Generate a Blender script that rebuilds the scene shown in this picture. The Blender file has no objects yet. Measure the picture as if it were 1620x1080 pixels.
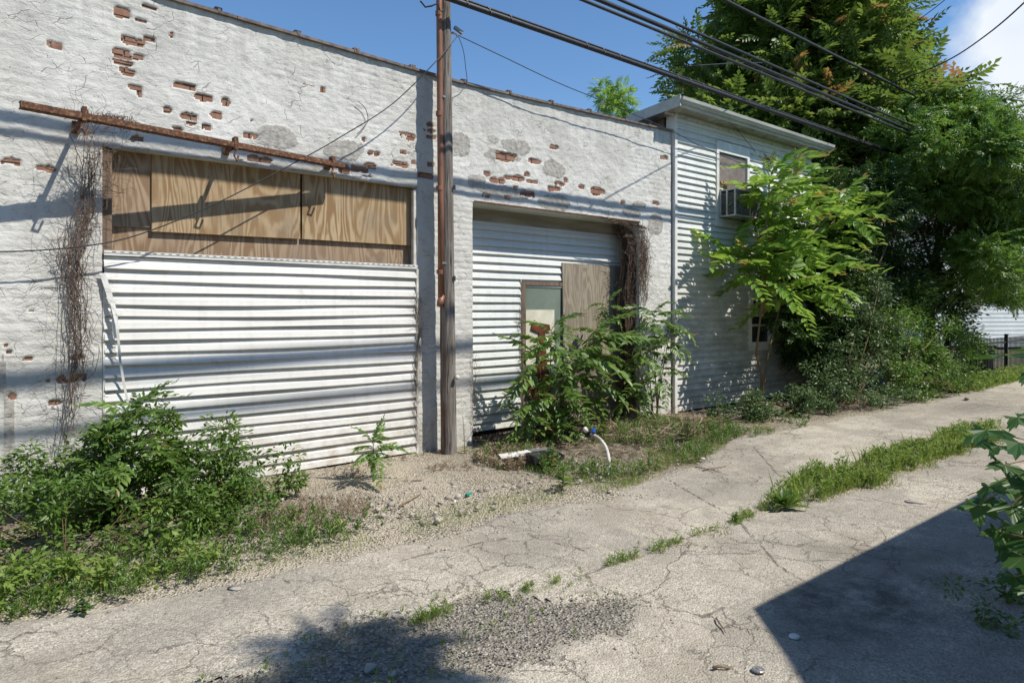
import bpy, math, random
import numpy as np
from mathutils import Vector, Matrix, Euler
random.seed(7); RNG = np.random.default_rng(7)
R_ = math.radians
SC = bpy.context.scene
COL = SC.collection
# ------------------------------------------------------------------ camera
FPX = 1080.0; HZ = 490.0; CH = 1.67; CD = 6.73; TH = R_(39.5)
cam_d = bpy.data.cameras.new('camera'); cam = bpy.data.objects.new('camera', cam_d); COL.objects.link(cam)
cam_d.sensor_width = 36; cam_d.lens = 24; cam_d.shift_y = -50/1620
cam_d.clip_start = .05; cam_d.clip_end = 2000
cam.location = (0, -CD, CH); cam.rotation_euler = (R_(90), 0, -TH)
SC.camera = cam
SC.view_settings.view_transform = 'Standard'; SC.view_settings.look = 'None'
SC.view_settings.gamma = 1; SC.view_settings.exposure = 0.20
SC.view_settings.use_curve_mapping = False
# ------------------------------------------------------------------ light
EL = 53.0; AZ = 151.0
sdir = Vector((math.sin(R_(AZ))*math.cos(R_(EL)), math.cos(R_(AZ))*math.cos(R_(EL)), math.sin(R_(EL))))
sl = bpy.data.lights.new('sun', 'SUN'); sl.energy = 4.9; sl.angle = R_(.55); sl.color = (1, .945, .855)
so = bpy.data.objects.new('sun', sl); COL.objects.link(so)
so.rotation_euler = sdir.to_track_quat('Z', 'Y').to_euler(); so.location = (3, -8, 20)
W = bpy.data.worlds.new('World'); SC.world = W; W.use_nodes = True
nt = W.node_tree; nt.nodes.clear()
def wn(t, **k):
    n = nt.nodes.new(t)
    for a, b in k.items(): setattr(n, a, b)
    return n
sky = wn('ShaderNodeTexSky'); sky.sky_type = 'NISHITA'; sky.sun_disc = False
sky.sun_elevation = R_(EL); sky.sun_rotation = R_(AZ); sky.air_density = .95; sky.dust_density = 0; sky.ozone_density = 2.0
bg = wn('ShaderNodeBackground'); bg.inputs[1].default_value = .112
tc = wn('ShaderNodeTexCoord')
noi = wn('ShaderNodeTexNoise'); noi.inputs['Scale'].default_value = 2.6; noi.inputs['Detail'].default_value = 9; noi.inputs['Roughness'].default_value = .58
nt.links.new(tc.outputs['Generated'], noi.inputs['Vector'])
dot = wn('ShaderNodeVectorMath', operation='DOT_PRODUCT')
Fv0 = Vector((math.sin(TH), math.cos(TH), 0)); Rv0 = Vector((math.cos(TH), -math.sin(TH), 0))
cdv = (Fv0 + Rv0*.765 + Vector((0,0,.365))).normalized(); dot.inputs[1].default_value = cdv
nt.links.new(tc.outputs['Generated'], dot.inputs[0])
blob = wn('ShaderNodeMapRange'); blob.inputs['From Min'].default_value = .986; blob.inputs['From Max'].default_value = 1.0
blob.inputs['To Min'].default_value = 0; blob.inputs['To Max'].default_value = .24
nt.links.new(dot.outputs['Value'], blob.inputs['Value'])
add = wn('ShaderNodeMath', operation='ADD'); nt.links.new(noi.outputs[0], add.inputs[0]); nt.links.new(blob.outputs[0], add.inputs[1])
mr = wn('ShaderNodeMapRange'); mr.inputs['From Min'].default_value = .65; mr.inputs['From Max'].default_value = .78
nt.links.new(add.outputs[0], mr.inputs['Value'])
mx = wn('ShaderNodeMix', data_type='RGBA'); nt.links.new(mr.outputs[0], mx.inputs[0])
hs0 = wn('ShaderNodeHueSaturation'); hs0.inputs['Saturation'].default_value = 1.16; hs0.inputs['Value'].default_value = 1.25; nt.links.new(sky.outputs[0], hs0.inputs['Color']); nt.links.new(hs0.outputs[0], mx.inputs[6]); n3 = wn('ShaderNodeTexNoise'); n3.inputs['Scale'].default_value = 9; n3.inputs['Detail'].default_value = 6; nt.links.new(tc.outputs['Generated'], n3.inputs['Vector'])
c3 = wn('ShaderNodeMix', data_type='RGBA'); c3.inputs[6].default_value = (5.6,6.3,7.3,1); c3.inputs[7].default_value = (8.0,8.2,8.4,1); nt.links.new(n3.outputs[0], c3.inputs[0]); nt.links.new(c3.outputs[2], mx.inputs[7])
nt.links.new(mx.outputs[2], bg.inputs[0])
wo = wn('ShaderNodeOutputWorld'); nt.links.new(bg.outputs[0], wo.inputs[0])
# ------------------------------------------------------------------ helpers
Fv = Vector((math.sin(TH), math.cos(TH), 0)); Rv = Vector((math.cos(TH), -math.sin(TH), 0)); C0 = Vector((0, -CD, CH))
def ray(x, y): return Fv + Rv*((x-810)/FPX) + Vector((0, 0, 1))*((HZ-y)/FPX)
def P(x, y, Y=0.0):
    r = ray(x, y); return C0 + r*((Y+CD)/r.y)
def G(x, y, z=0.0):
    r = ray(x, y); return C0 + r*((z-CH)/r.z)
def T(x, y, t): return C0 + ray(x, y)*t
def N(name): return name
def tag(o, label=None, cat=None, group=None, kind=None):
    if label: o['label'] = label
    if cat: o['category'] = cat
    if group: o['group'] = group
    if kind: o['kind'] = kind
    return o
def empty(name, loc=(0,0,0), rz=0, label=None, cat=None, group=None):
    o = bpy.data.objects.new(name, None); COL.objects.link(o); o.location = loc; o.rotation_euler = (0,0,rz)
    o.empty_display_size = .1
    return tag(o, label, cat, group)
def link(name, me, parent=None, loc=None, rot=None, sc=None):
    o = bpy.data.objects.new(name, me); COL.objects.link(o)
    if parent: o.parent = parent
    if loc is not None: o.location = loc
    if rot is not None: o.rotation_euler = rot
    if sc is not None: o.scale = sc
    return o
class MB:
    def __init__(s): s.v = []; s.f = []; s.mi = []; s.cm = 0
    def face(s, f): s.f.append(f); s.mi.append(s.cm)
    def box(s, a, b):
        x0,y0,z0 = [min(p,q) for p,q in zip(a,b)]; x1,y1,z1 = [max(p,q) for p,q in zip(a,b)]
        n = len(s.v); s.v += [(x0,y0,z0),(x1,y0,z0),(x1,y1,z0),(x0,y1,z0),(x0,y0,z1),(x1,y0,z1),(x1,y1,z1),(x0,y1,z1)]
        for f in ((3,2,1,0),(4,5,6,7),(0,1,5,4),(1,2,6,5),(2,3,7,6),(3,0,4,7)): s.face(tuple(n+i for i in f))
        return s
    def obox(s, c, u, v, w):     # centre and three half-axis vectors
        c,u,v,w = map(Vector,(c,u,v,w)); n = len(s.v)
        for k in (-1,1):
            for (i,j) in ((-1,-1),(1,-1),(1,1),(-1,1)): s.v.append(tuple(c+u*i+v*j+w*k))
        for f in ((3,2,1,0),(4,5,6,7),(0,1,5,4),(1,2,6,5),(2,3,7,6),(3,0,4,7)): s.face(tuple(n+i for i in f))
        return s
    def tube(s, pts, r, n=6, cap=True):
        pts = [Vector(p) for p in pts]; m = len(pts); rs = r if hasattr(r,'__len__') else [r]*m
        base = len(s.v); up = None
        for i,p in enumerate(pts):
            d = (pts[min(i+1,m-1)]-pts[max(i-1,0)])
            if d.length < 1e-9: d = Vector((0,0,1))
            d.normalize()
            if up is None: up = d.orthogonal().normalized()
            up = (up - d*up.dot(d));
            if up.length < 1e-6: up = d.orthogonal()
            up.normalize(); sd = d.cross(up)
            for k in range(n):
                a = 2*math.pi*k/n; s.v.append(tuple(p + (up*math.cos(a)+sd*math.sin(a))*rs[i]))
        for i in range(m-1):
            for k in range(n):
                a = base+i*n+k; b = base+i*n+(k+1)%n; s.face((a,b,b+n,a+n))
        if cap:
            s.face(tuple(base+k for k in reversed(range(n)))); s.face(tuple(base+(m-1)*n+k for k in range(n)))
        return s
    def prism(s, poly, y0, y1):   # poly of (x,z), extruded along y
        n = len(s.v); m = len(poly)
        s.v += [(x,y0,z) for x,z in poly] + [(x,y1,z) for x,z in poly]
        s.face(tuple(n+i for i in range(m))); s.face(tuple(n+m+i for i in reversed(range(m))))
        for i in range(m): j=(i+1)%m; s.face((n+j,n+i,n+m+i,n+m+j))
        return s
    def mesh(s, name, mat, smooth=False):
        me = bpy.data.meshes.new(name); me.from_pydata([tuple(v) for v in s.v], [], s.f)
        for m_ in (mat if isinstance(mat, (list,tuple)) else [mat]): me.materials.append(m_)
        if any(s.mi): me.polygons.foreach_set('material_index', s.mi)
        if smooth: me.polygons.foreach_set('use_smooth', [True]*len(s.f))
        me.update(); return me
    def build(s, name, mat, parent=None, smooth=False, loc=None, rot=None):
        return link(name, s.mesh(name, mat, smooth), parent, loc, rot)
def npmesh(name, V, F, mat, attrs=None, smooth=False):
    me = bpy.data.meshes.new(name); k = F.shape[1]
    me.vertices.add(len(V)); me.vertices.foreach_set('co', V.astype(np.float32).ravel())
    me.loops.add(F.size); me.loops.foreach_set('vertex_index', F.astype(np.int32).ravel())
    me.polygons.add(len(F)); me.polygons.foreach_set('loop_start', np.arange(0, F.size, k, dtype=np.int32))
    me.polygons.foreach_set('loop_total', np.full(len(F), k, dtype=np.int32))
    if smooth: me.polygons.foreach_set('use_smooth', np.ones(len(F), dtype=bool))
    if attrs:
        for a, d in attrs.items():
            at = me.attributes.new(a, 'FLOAT', 'POINT'); at.data.foreach_set('value', d.astype(np.float32))
    me.materials.append(mat); me.update(calc_edges=True); return me
def vnoise(x, y, seed=0, per=1.0):
    x = np.asarray(x)/per; y = np.asarray(y)/per
    g = np.random.default_rng(seed).random((256,256))
    xi = np.floor(x).astype(int); yi = np.floor(y).astype(int); fx = x-xi; fy = y-yi
    fx = fx*fx*(3-2*fx); fy = fy*fy*(3-2*fy)
    a = g[xi%256, yi%256]; b = g[(xi+1)%256, yi%256]; c = g[xi%256,(yi+1)%256]; d = g[(xi+1)%256,(yi+1)%256]
    return (a*(1-fx)+b*fx)*(1-fy)+(c*(1-fx)+d*fx)*fy - .5
def fbm(x, y, seed, per, octv=4):
    t = 0; a = 1
    for i in range(octv): t = t + a*vnoise(x, y, seed+i, per); per /= 2; a *= .55
    return t
# ------------------------------------------------------------------ materials
def S_(c): return (c[0], c[1], c[2], 1)
class Mat:
    def __init__(s, name, rough=.8, base=(.5,.5,.5), metal=0, spec=.3):
        s.m = bpy.data.materials.new(name); s.m.use_nodes = True; s.t = s.m.node_tree
        s.b = s.t.nodes['Principled BSDF']; s.b.inputs['Roughness'].default_value = rough
        s.b.inputs['Metallic'].default_value = metal; s.b.inputs['Specular IOR Level'].default_value = spec
        s.b.inputs['Base Color'].default_value = S_(base)
    def n(s, t, **k):
        n = s.t.nodes.new(t)
        for a, b in k.items(): setattr(n, a, b)
        return n
    def l(s, a, b): s.t.links.new(a, b)
    def coord(s, scale=(1,1,1), obj=True, rnd=False):
        tc = s.n('ShaderNodeTexCoord'); mp = s.n('ShaderNodeMapping'); mp.inputs['Scale'].default_value = scale
        if obj: s.l(tc.outputs['Object'], mp.inputs[0])
        else:
            g = s.n('ShaderNodeNewGeometry'); s.l(g.outputs['Position'], mp.inputs[0])
        if rnd:
            oi = s.n('ShaderNodeObjectInfo'); ml = s.n('ShaderNodeMath', operation='MULTIPLY'); ml.inputs[1].default_value = 37
            s.l(oi.outputs['Random'], ml.inputs[0]); s.l(ml.outputs[0], mp.inputs['Location'])
        return mp.outputs[0]
    def noise(s, v, scale, detail=4, rough=.55, dist=0):
        n = s.n('ShaderNodeTexNoise'); n.inputs['Scale'].default_value = scale; n.inputs['Detail'].default_value = detail
        n.inputs['Roughness'].default_value = rough; n.inputs['Distortion'].default_value = dist
        if v is not None: s.l(v, n.inputs['Vector'])
        return n.outputs[0]
    def vor(s, v, scale, feat='F1', out=0):
        n = s.n('ShaderNodeTexVoronoi', feature=feat); n.inputs['Scale'].default_value = scale; s.l(v, n.inputs['Vector']); return n.outputs[out]
    def ramp(s, f, a, b, c0=0, c1=1):
        n = s.n('ShaderNodeMapRange'); n.inputs['From Min'].default_value = a; n.inputs['From Max'].default_value = b
        n.inputs['To Min'].default_value = c0; n.inputs['To Max'].default_value = c1; s.l(f, n.inputs['Value']); return n.outputs[0]
    def mix(s, f, a, b, mode='MIX'):
        n = s.n('ShaderNodeMix', data_type='RGBA', blend_type=mode)
        if isinstance(f, (int,float)): n.inputs[0].default_value = f
        else: s.l(f, n.inputs[0])
        for i, q in ((6,a),(7,b)):
            if isinstance(q, tuple): n.inputs[i].default_value = S_(q)
            else: s.l(q, n.inputs[i])
        return n.outputs[2]
    def math(s, op, a, b=0.0):
        n = s.n('ShaderNodeMath', operation=op)
        for i, q in ((0,a),(1,b)):
            if isinstance(q, (int,float)): n.inputs[i].default_value = q
            else: s.l(q, n.inputs[i])
        return n.outputs[0]
    def attr(s, name):
        n = s.n('ShaderNodeAttribute'); n.attribute_name = name; return n.outputs['Fac']
    def col(s, c): s.l(c, s.b.inputs['Base Color']); return s
    def bump(s, h, st=.5, d=.01):
        n = s.n('ShaderNodeBump'); n.inputs['Strength'].default_value = st; n.inputs['Distance'].default_value = d
        s.l(h, n.inputs['Height']); s.l(n.outputs[0], s.b.inputs['Normal']); return s
    def tint(s, amt=.15):
        oi = s.n('ShaderNodeObjectInfo'); return s.ramp(oi.outputs['Random'], 0, 1, 1-amt, 1+amt)
def simple(name, c, c2=None, scale=8, rough=.7, metal=0, bump=.25, bd=.004, stretch=(1,1,1), spec=.3, detail=5, rnd=True):
    m = Mat(name, rough, c, metal, spec); v = m.coord(stretch, rnd=rnd)
    f = m.noise(v, scale, detail, .6)
    m.col(m.mix(m.ramp(f, .35, .65), c, c2 or tuple(q*.7 for q in c)))
    m.bump(m.noise(v, scale*4, 3), bump, bd); return m.m
M = {}
# --- painted wall
m = Mat('wall_paint', .85, (.7,.7,.68), 0, .2); v = m.coord(obj=False)
big = m.noise(v, .9, 5, .6); mid = m.noise(v, 7, 6, .65); fine = m.noise(v, 60, 4, .6)
wz = m.n('ShaderNodeSeparateXYZ'); m.l(v, wz.inputs[0])
paint = m.mix(m.ramp(big, .35, .65), (.69,.685,.645), (.53,.52,.475))
paint = m.mix(m.ramp(mid, .50, .70, 0, .5), paint, (.43,.42,.385))
fv_ = m.coord((16,16,34), obj=False); fl_ = m.noise(fv_, 1.0, 6, .72, .6); paint = m.mix(m.ramp(fl_, .585, .64, 0, .55), paint, (.33,.315,.28)); paint = m.mix(m.ramp(fl_, .66, .69, 0, .8), paint, (.20,.17,.14))
stv = m.coord((9,9,.9), obj=False); streak = m.noise(stv, 1.0, 5, .6)
topf = m.math('MULTIPLY', m.ramp(wz.outputs[2], 3.6, 4.45), m.ramp(streak, .38, .66, 0, .5))
paint = m.mix(topf, paint, (.30,.30,.285))
lowf = m.math('MULTIPLY', m.ramp(wz.outputs[2], .9, .0), m.ramp(streak, .4, .62, 0, .6))
paint = m.mix(lowf, paint, (.30,.28,.24))
# horizontal flaking cracks
wv = m.n('ShaderNodeVectorMath', operation='ADD'); nn = m.n('ShaderNodeTexNoise'); nn.inputs['Scale'].default_value = 5; m.l(v, nn.inputs['Vector'])
sc1 = m.n('ShaderNodeVectorMath', operation='SCALE'); sc1.inputs['Scale'].default_value = .22; m.l(nn.outputs['Color'], sc1.inputs[0])
m.l(v, wv.inputs[0]); m.l(sc1.outputs[0], wv.inputs[1])
mp2 = m.n('ShaderNodeMapping'); mp2.inputs['Scale'].default_value = (3.2, 3.2, 8.5); m.l(wv.outputs[0], mp2.inputs[0])
ve = m.vor(mp2.outputs[0], 1.0, 'DISTANCE_TO_EDGE'); gate = m.ramp(m.noise(v, 3.1, 4), .50, .60)
cr = m.math('MULTIPLY', m.ramp(ve, .016, .003), gate)
mp3 = m.n('ShaderNodeMapping'); mp3.inputs['Scale'].default_value = (9, 9, 20); m.l(wv.outputs[0], mp3.inputs[0])
ve2 = m.vor(mp3.outputs[0], 1.0, 'DISTANCE_TO_EDGE'); cr2 = m.math('MULTIPLY', m.ramp(ve2, .04, .008), m.ramp(m.noise(v, 4.7, 4), .60, .68))
crk = m.math('MAXIMUM', cr, cr2)
paint = m.mix(m.math('MULTIPLY', crk, .5), paint, (.19,.17,.15))
chip = m.ramp(m.noise(v, 34, 3, .5), .69, .72); paint = m.mix(m.math('MULTIPLY', chip, .8), paint, (.28,.22,.17))
cem = m.mix(m.ramp(m.noise(v, 22, 5), .35, .65), (.46,.44,.40), (.30,.285,.25))
mort = m.mix(m.ramp(m.noise(v, 50, 4), .35, .65), (.36,.30,.24), (.20,.16,.125))
cE = m.math('ADD', m.attr('cem'), m.ramp(m.noise(v, 30, 4), 0, 1, -.25, .25))
cc = m.mix(m.ramp(cE, .45, .52), paint, cem)
bE = m.math('ADD', m.attr('bare'), m.ramp(m.noise(v, 45, 4), 0, 1, -.2, .2))
cc = m.mix(m.ramp(bE, .47, .53), cc, mort); m.col(cc)
hh = m.math('ADD', m.math('ADD', m.math('MULTIPLY', mid, .9), m.math('MULTIPLY', fine, .35)), m.math('MULTIPLY', fl_, -1.1)); hh = m.math('SUBTRACT', hh, m.math('MULTIPLY', crk, .8))
m.bump(hh, .75, .011); M['wall'] = m.m
m = Mat('brick', .9, (.3,.12,.07)); v = m.coord(rnd=True); f = m.noise(v, 14, 5)
m.col(m.mix(m.ramp(m.noise(v, 40, 4), .55, .75, 0, .6), m.mix(m.ramp(f, .35, .65), (.31,.17,.115), (.21,.11,.075)), (.42,.33,.26))); m.bump(m.noise(v, 70, 4), .7, .006); M['brick'] = m.m
# --- vinyl siding
def siding(name, a, b, dirt, mildew=False):
    m = Mat(name, .42, a, 0, .4); v = m.coord(obj=False); sv = m.coord((2,2,14), obj=False)
    c = m.mix(m.ramp(m.noise(v, .8, 4), .4, .65), a, b)
    c = m.mix(m.ramp(m.noise(sv, 2.2, 6, .7), .55, .8, 0, dirt), c, (.42,.38,.30))
    sx = m.n('ShaderNodeSeparateXYZ'); m.l(v, sx.inputs[0])
    c = m.mix(m.math('MULTIPLY', m.ramp(sx.outputs[2], .75, 0), m.ramp(m.noise(v, 6, 5, .7), .40, .62, 0, .75)), c, (.36,.30,.22))
    vs = m.coord((13,13,1.1), obj=False); c = m.mix(m.ramp(m.noise(vs, 1, 5, .6), .5, .72, 0, .30), c, (.42,.40,.34))
    if mildew: c = m.mix(m.math('MULTIPLY', m.ramp(sx.outputs[2], 3.0, 1.2), m.ramp(m.noise(m.coord((1.5,1.5,2.6), obj=False), 1.6, 6, .7), .36, .62, .1, .75)), c, (.27,.26,.205))
    mot = m.ramp(m.noise(v, 3, 5, .7), .62, .72, 0, dirt); c = m.mix(mot, c, (.34,.33,.27))
    tn = m.tint(.035); g = m.n('ShaderNodeMix', data_type='RGBA', blend_type='MULTIPLY'); g.inputs[0].default_value = 1
    cmb = m.n('ShaderNodeCombineColor'); [m.l(tn, cmb.inputs[i]) for i in range(3)]
    m.l(c, g.inputs[6]); m.l(cmb.outputs[0], g.inputs[7]); m.col(g.outputs[2])
    gv = m.coord((3,60,60), obj=False); m.bump(m.noise(gv, 3, 3), .15, .002); return m.m
M['siding'] = siding('vinyl_siding', (.67,.665,.63), (.60,.595,.56), .4)
M['siding2'] = siding('vinyl_siding_garage', (.70,.715,.68), (.62,.64,.61), .4)
M['siding3'] = siding('vinyl_siding_house', (.70,.715,.685), (.60,.62,.59), .6, True)
M['white'] = simple('white_trim', (.76,.76,.73), (.60,.59,.55), 5, .5, bump=.1)
M['offwhite'] = simple('aged_white_paint', (.68,.68,.64), (.45,.42,.36), 12, .65)
# --- plywood
def ply(name, a, b, c3, wear=.2, rot=0, sc=1.0, gry=0):
    m = Mat(name, .75, a, 0, .25); v = m.coord((1.9,1.9,.36), rnd=True)
    warp = m.n('ShaderNodeTexNoise'); warp.inputs['Scale'].default_value = 1.7*sc; warp.inputs['Detail'].default_value = 4.5; warp.inputs['Distortion'].default_value = .5; warp.inputs['Roughness'].default_value = .42; m.l(v, warp.inputs['Vector'])
    rings = m.math('MULTIPLY', warp.outputs[0], 95.0); sn = m.math('SINE', rings)
    tone = m.noise(v, 1.1, 2)
    sn2 = m.math('ADD', sn, m.ramp(m.noise(v, 4.5*sc, 3), .2, .8, -.6, .6))
    c = m.mix(m.ramp(sn2, -.8, .75), a, b)
    c = m.mix(m.ramp(tone, .4, .65, 0, .55), c, c3)
    fv = m.coord((60,60,2.2), rnd=True); fg = m.noise(fv, 1.5, 3)
    c = m.mix(m.ramp(fg, .5, .8, 0, .2), c, tuple(q*.5 for q in a))
    pv = m.coord((1,1,1), rnd=True); kn = m.vor(pv, 4.2); c = m.mix(m.ramp(kn, .035, .018), c, (.10,.05,.025))
    c = m.mix(m.ramp(m.noise(pv, 2.2, 6, .7), .5, .72, 0, wear), c, (.20,.175,.14)); nh = m.vor(m.coord((1,1,1), rnd=True), 2.6); c = m.mix(m.ramp(nh, .016, .010), c, (.05,.045,.04)); m.col(c)
    m.bump(m.math('ADD', fg, m.math('MULTIPLY', sn, .2)), .35, .003); return m.m
M['ply'] = ply('plywood', (.25,.155,.075), (.44,.335,.205), (.32,.225,.125), .6)
M['ply2'] = ply('plywood_weathered', (.24,.155,.09), (.38,.285,.19), (.29,.21,.14), .5)
M['plygrey'] = ply('plywood_grey', (.20,.165,.12), (.34,.295,.225), (.26,.225,.17), .6)
m = Mat('old_wood', .9, (.2,.15,.1)); v = m.coord((38,38,2.0), obj=False); v2 = m.coord(obj=False)
f = m.noise(v, 1, 5, .65); c = m.mix(m.ramp(f, .35, .66), (.31,.285,.255), (.105,.092,.08))
c = m.mix(m.ramp(m.noise(m.coord((70,70,2.6), obj=False), 1, 4), .56, .62, 0, .9), c, (.03,.022,.018))
c = m.mix(m.ramp(m.noise(v2, 2.2, 5), .45, .62, 0, .45), c, (.12,.09,.065)); sxp = m.n('ShaderNodeSeparateXYZ'); m.l(v2, sxp.inputs[0]); st_ = m.math('MULTIPLY', m.ramp(sxp.outputs[0], G(712,720).x-.076, G(712,720).x-.090), m.ramp(sxp.outputs[2], 1.95, 1.7)); c = m.mix(m.math('MULTIPLY', st_, m.ramp(m.noise(m.coord((20,20,1.6), obj=False), 1, 4), .42, .6, 0, .9)), c, (.17,.06,.025)); m.col(c); m.bump(f, 1.0, .02); M['wood'] = m.m
m = Mat('frame_wood', .9, (.2,.15,.1)); v = m.coord((30,30,2.5), obj=False); f = m.noise(v, 1, 5)
m.col(m.mix(m.ramp(f,.35,.65), (.24,.17,.12), (.10,.07,.05))); m.bump(f,.6,.006); M['frame'] = m.m
m = Mat('rust', .85, (.2,.08,.04), .1, .3); v = m.coord(obj=False); f = m.noise(v, 13, 6, .7)
c = m.mix(m.ramp(f,.35,.65), (.16,.07,.038), (.075,.036,.026)); c = m.mix(m.ramp(m.noise(v, 40, 4), .5, .7, 0, .7), c, (.36,.24,.12)); m.col(c); m.bump(m.noise(v, 60, 5), .7, .005); M['rust'] = m.m
m = Mat('copper_conduit', .5, (.3,.12,.06), .25, .4); v = m.coord((1,1,.4), obj=False); f = m.noise(v, 9, 6, .7)
m.col(m.mix(m.ramp(f,.35,.68), (.28,.135,.08), (.16,.078,.05))); m.bump(f,.2,.003); M['pipe'] = m.m
M['rustdoor'] = simple('rusty_red', (.17,.045,.02), (.07,.022,.014), 9, .9)
M['dark'] = simple('dark_gap', (.02,.018,.016), (.03,.026,.022), 5, .95)
M['black'] = simple('black_plastic', (.02,.022,.024), (.05,.05,.05), 10, .35, spec=.5)
M['cable'] = simple('cable_jacket', (.012,.012,.014), (.03,.03,.032), 30, .45, spec=.5)
M['metal'] = simple('grey_metal', (.35,.35,.34), (.22,.21,.20), 12, .45, .5)
M['coping'] = simple('coping', (.22,.18,.16), (.10,.085,.08), 14, .8, bump=.5)
M['roof'] = simple('roof_felt', (.10,.10,.10), (.06,.06,.06), 6, .95)
M['soffit'] = simple('soffit', (.45,.44,.40), (.22,.20,.17), 9, .8, stretch=(1,1,3))
M['gutter'] = simple('gutter_paint', (.53,.545,.51), (.36,.36,.33), 4, .55, stretch=(.3,1,1))
M['dirtywhite'] = simple('dirty_white_board', (.40,.37,.31), (.20,.17,.13), 2.5, .8, stretch=(.4,1,3))
M['concrete'] = simple('concrete', (.42,.40,.36), (.28,.26,.23), 9, .9, bump=.5)
M['doorgreen'] = simple('grey_green_glass', (.13,.17,.14), (.20,.24,.20), 2.4, .25, spec=.5, bump=.03)
M['cream'] = simple('cream_panel', (.72,.70,.58), (.55,.52,.40), 5, .6)
M['blind'] = simple('pink_blind', (.42,.33,.29), (.32,.25,.22), 7, .8, stretch=(1,1,6))
M['fin'] = simple('ac_fin', (.20,.20,.19), (.11,.11,.105), 18, .6)
M['acwhite'] = simple('ac_casing', (.55,.56,.54), (.38,.38,.36), 8, .5)
M['glass'] = simple('dark_glass', (.03,.04,.045), (.06,.07,.075), 1.5, .08, spec=.6, bump=.02)
M['iron'] = simple('black_iron', (.015,.015,.016), (.03,.028,.026), 20, .5)
M['foam'] = simple('white_foam', (.74,.73,.70), (.5,.48,.43), 9, .8)
M['hose'] = simple('hose', (.62,.60,.54), (.40,.37,.31), 11, .6)
M['blue'] = simple('blue_plastic', (.03,.10,.42), None, 10, .35)
M['teal'] = simple('teal_plastic', (.02,.30,.22), None, 10, .35)
M['yellow'] = simple('yellow_wrapper', (.65,.42,.05), (.55,.50,.42), 25, .4, bump=.8, bd=.01)
M['orange'] = simple('orange_plastic', (.6,.16,.03), None, 10, .4)
M['stick'] = simple('stick', (.28,.21,.14), (.16,.115,.075), 20, .9)
M['bark'] = simple('bark', (.19,.15,.11), (.09,.07,.055), 16, .9, bump=.8, bd=.02, stretch=(1,1,.25), rnd=False)
M['stem'] = simple('reddish_stem', (.23,.13,.075), (.16,.14,.07), 12, .7)
M['vine'] = simple('dry_vine', (.11,.075,.055), (.22,.155,.115), 22, .9, rnd=False)
M['fardwall'] = simple('far_wall', (.72,.75,.76), (.62,.65,.67), 1.2, .8)
m = Mat('gravel_stone', .9, (.5,.48,.44)); t_ = m.attr('tint')
m.col(m.mix(m.ramp(t_, 0, 1), (.46,.42,.355), (.20,.18,.15))); M['stone'] = m.m
# --- foliage
def leafmat(name, dark, mid, light, odd=None, trans=.32, rough=.42):
    m = Mat(name, rough, mid, 0, .45); t = m.attr('tint'); v = m.coord(obj=False)
    c = m.mix(m.ramp(t, 0, .5), dark, mid); c = m.mix(m.ramp(t, .5, .93), c, light)
    if odd: c = m.mix(m.ramp(t, .935, .955), c, odd)
    c = m.mix(m.ramp(m.noise(v, 1.4, 3), .4, .7, 0, .3), c, mid); m.col(c)
    tr = m.n('ShaderNodeBsdfTranslucent'); hs = m.n('ShaderNodeHueSaturation'); hs.inputs['Value'].default_value = 1.7; hs.inputs['Hue'].default_value = .485
    m.l(c, hs.inputs['Color']); m.l(hs.outputs[0], tr.inputs[0])
    ms = m.n('ShaderNodeMixShader'); ms.inputs[0].default_value = trans
    m.l(m.b.outputs[0], ms.inputs[1]); m.l(tr.outputs[0], ms.inputs[2]); m.l(ms.outputs[0], m.t.nodes['Material Output'].inputs[0]); return m.m
M['leaf_ail'] = leafmat('ailanthus_leaf', (.06,.125,.028), (.11,.195,.042), (.19,.285,.065), (.26,.19,.07))
M['leaf_ailtree'] = leafmat('tall_tree_leaf', (.05,.10,.018), (.115,.19,.032), (.21,.29,.055), (.28,.17,.05), .38)
M['leaf_sap'] = leafmat('sapling_leaf', (.085,.19,.025), (.15,.28,.04), (.24,.36,.055), (.33,.24,.06), .42)
M['leaf_loc'] = leafmat('locust_leaf', (.045,.105,.018), (.10,.20,.032), (.19,.32,.06), None, .36)
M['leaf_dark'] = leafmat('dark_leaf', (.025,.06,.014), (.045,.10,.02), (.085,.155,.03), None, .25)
M['leaf_bush'] = leafmat('bush_leaf', (.04,.085,.028), (.08,.14,.045), (.17,.23,.095), None, .22)
M['leaf_weed'] = leafmat('weed_leaf', (.045,.105,.016), (.095,.175,.028), (.18,.27,.05), (.24,.17,.07), .3)
M['leaf_grass'] = leafmat('grass', (.10,.17,.025), (.17,.26,.045), (.28,.34,.08), (.36,.30,.16), .35, .6)
M['leaf_dry'] = leafmat('dry_weed', (.20,.155,.10), (.30,.235,.155), (.42,.35,.24), None, .15, .9)
M['leaf_maple'] = leafmat('maple_leaf', (.03,.085,.014), (.05,.12,.02), (.07,.15,.03), None, .35)
# --- ground
def crackfac(m, v, sc, w, warp=.35, wsc=2.0):
    nn = m.n('ShaderNodeTexNoise'); nn.inputs['Scale'].default_value = wsc; nn.inputs['Detail'].default_value = 6; nn.inputs['Roughness'].default_value=.65; m.l(v, nn.inputs['Vector'])
    s1 = m.n('ShaderNodeVectorMath', operation='SCALE'); s1.inputs['Scale'].default_value = warp; m.l(nn.outputs['Color'], s1.inputs[0])
    ad = m.n('ShaderNodeVectorMath', operation='ADD'); m.l(v, ad.inputs[0]); m.l(s1.outputs[0], ad.inputs[1])
    return m.ramp(m.vor(ad.outputs[0], sc, 'DISTANCE_TO_EDGE'), w, w*.25)
m = Mat('asphalt', .93, (.25,.25,.24), 0, .2); v = m.coord(obj=False)
agg = m.vor(v, 95, 'F1', 1); sep = m.n('ShaderNodeSeparateColor'); m.l(agg, sep.inputs[0])
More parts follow.
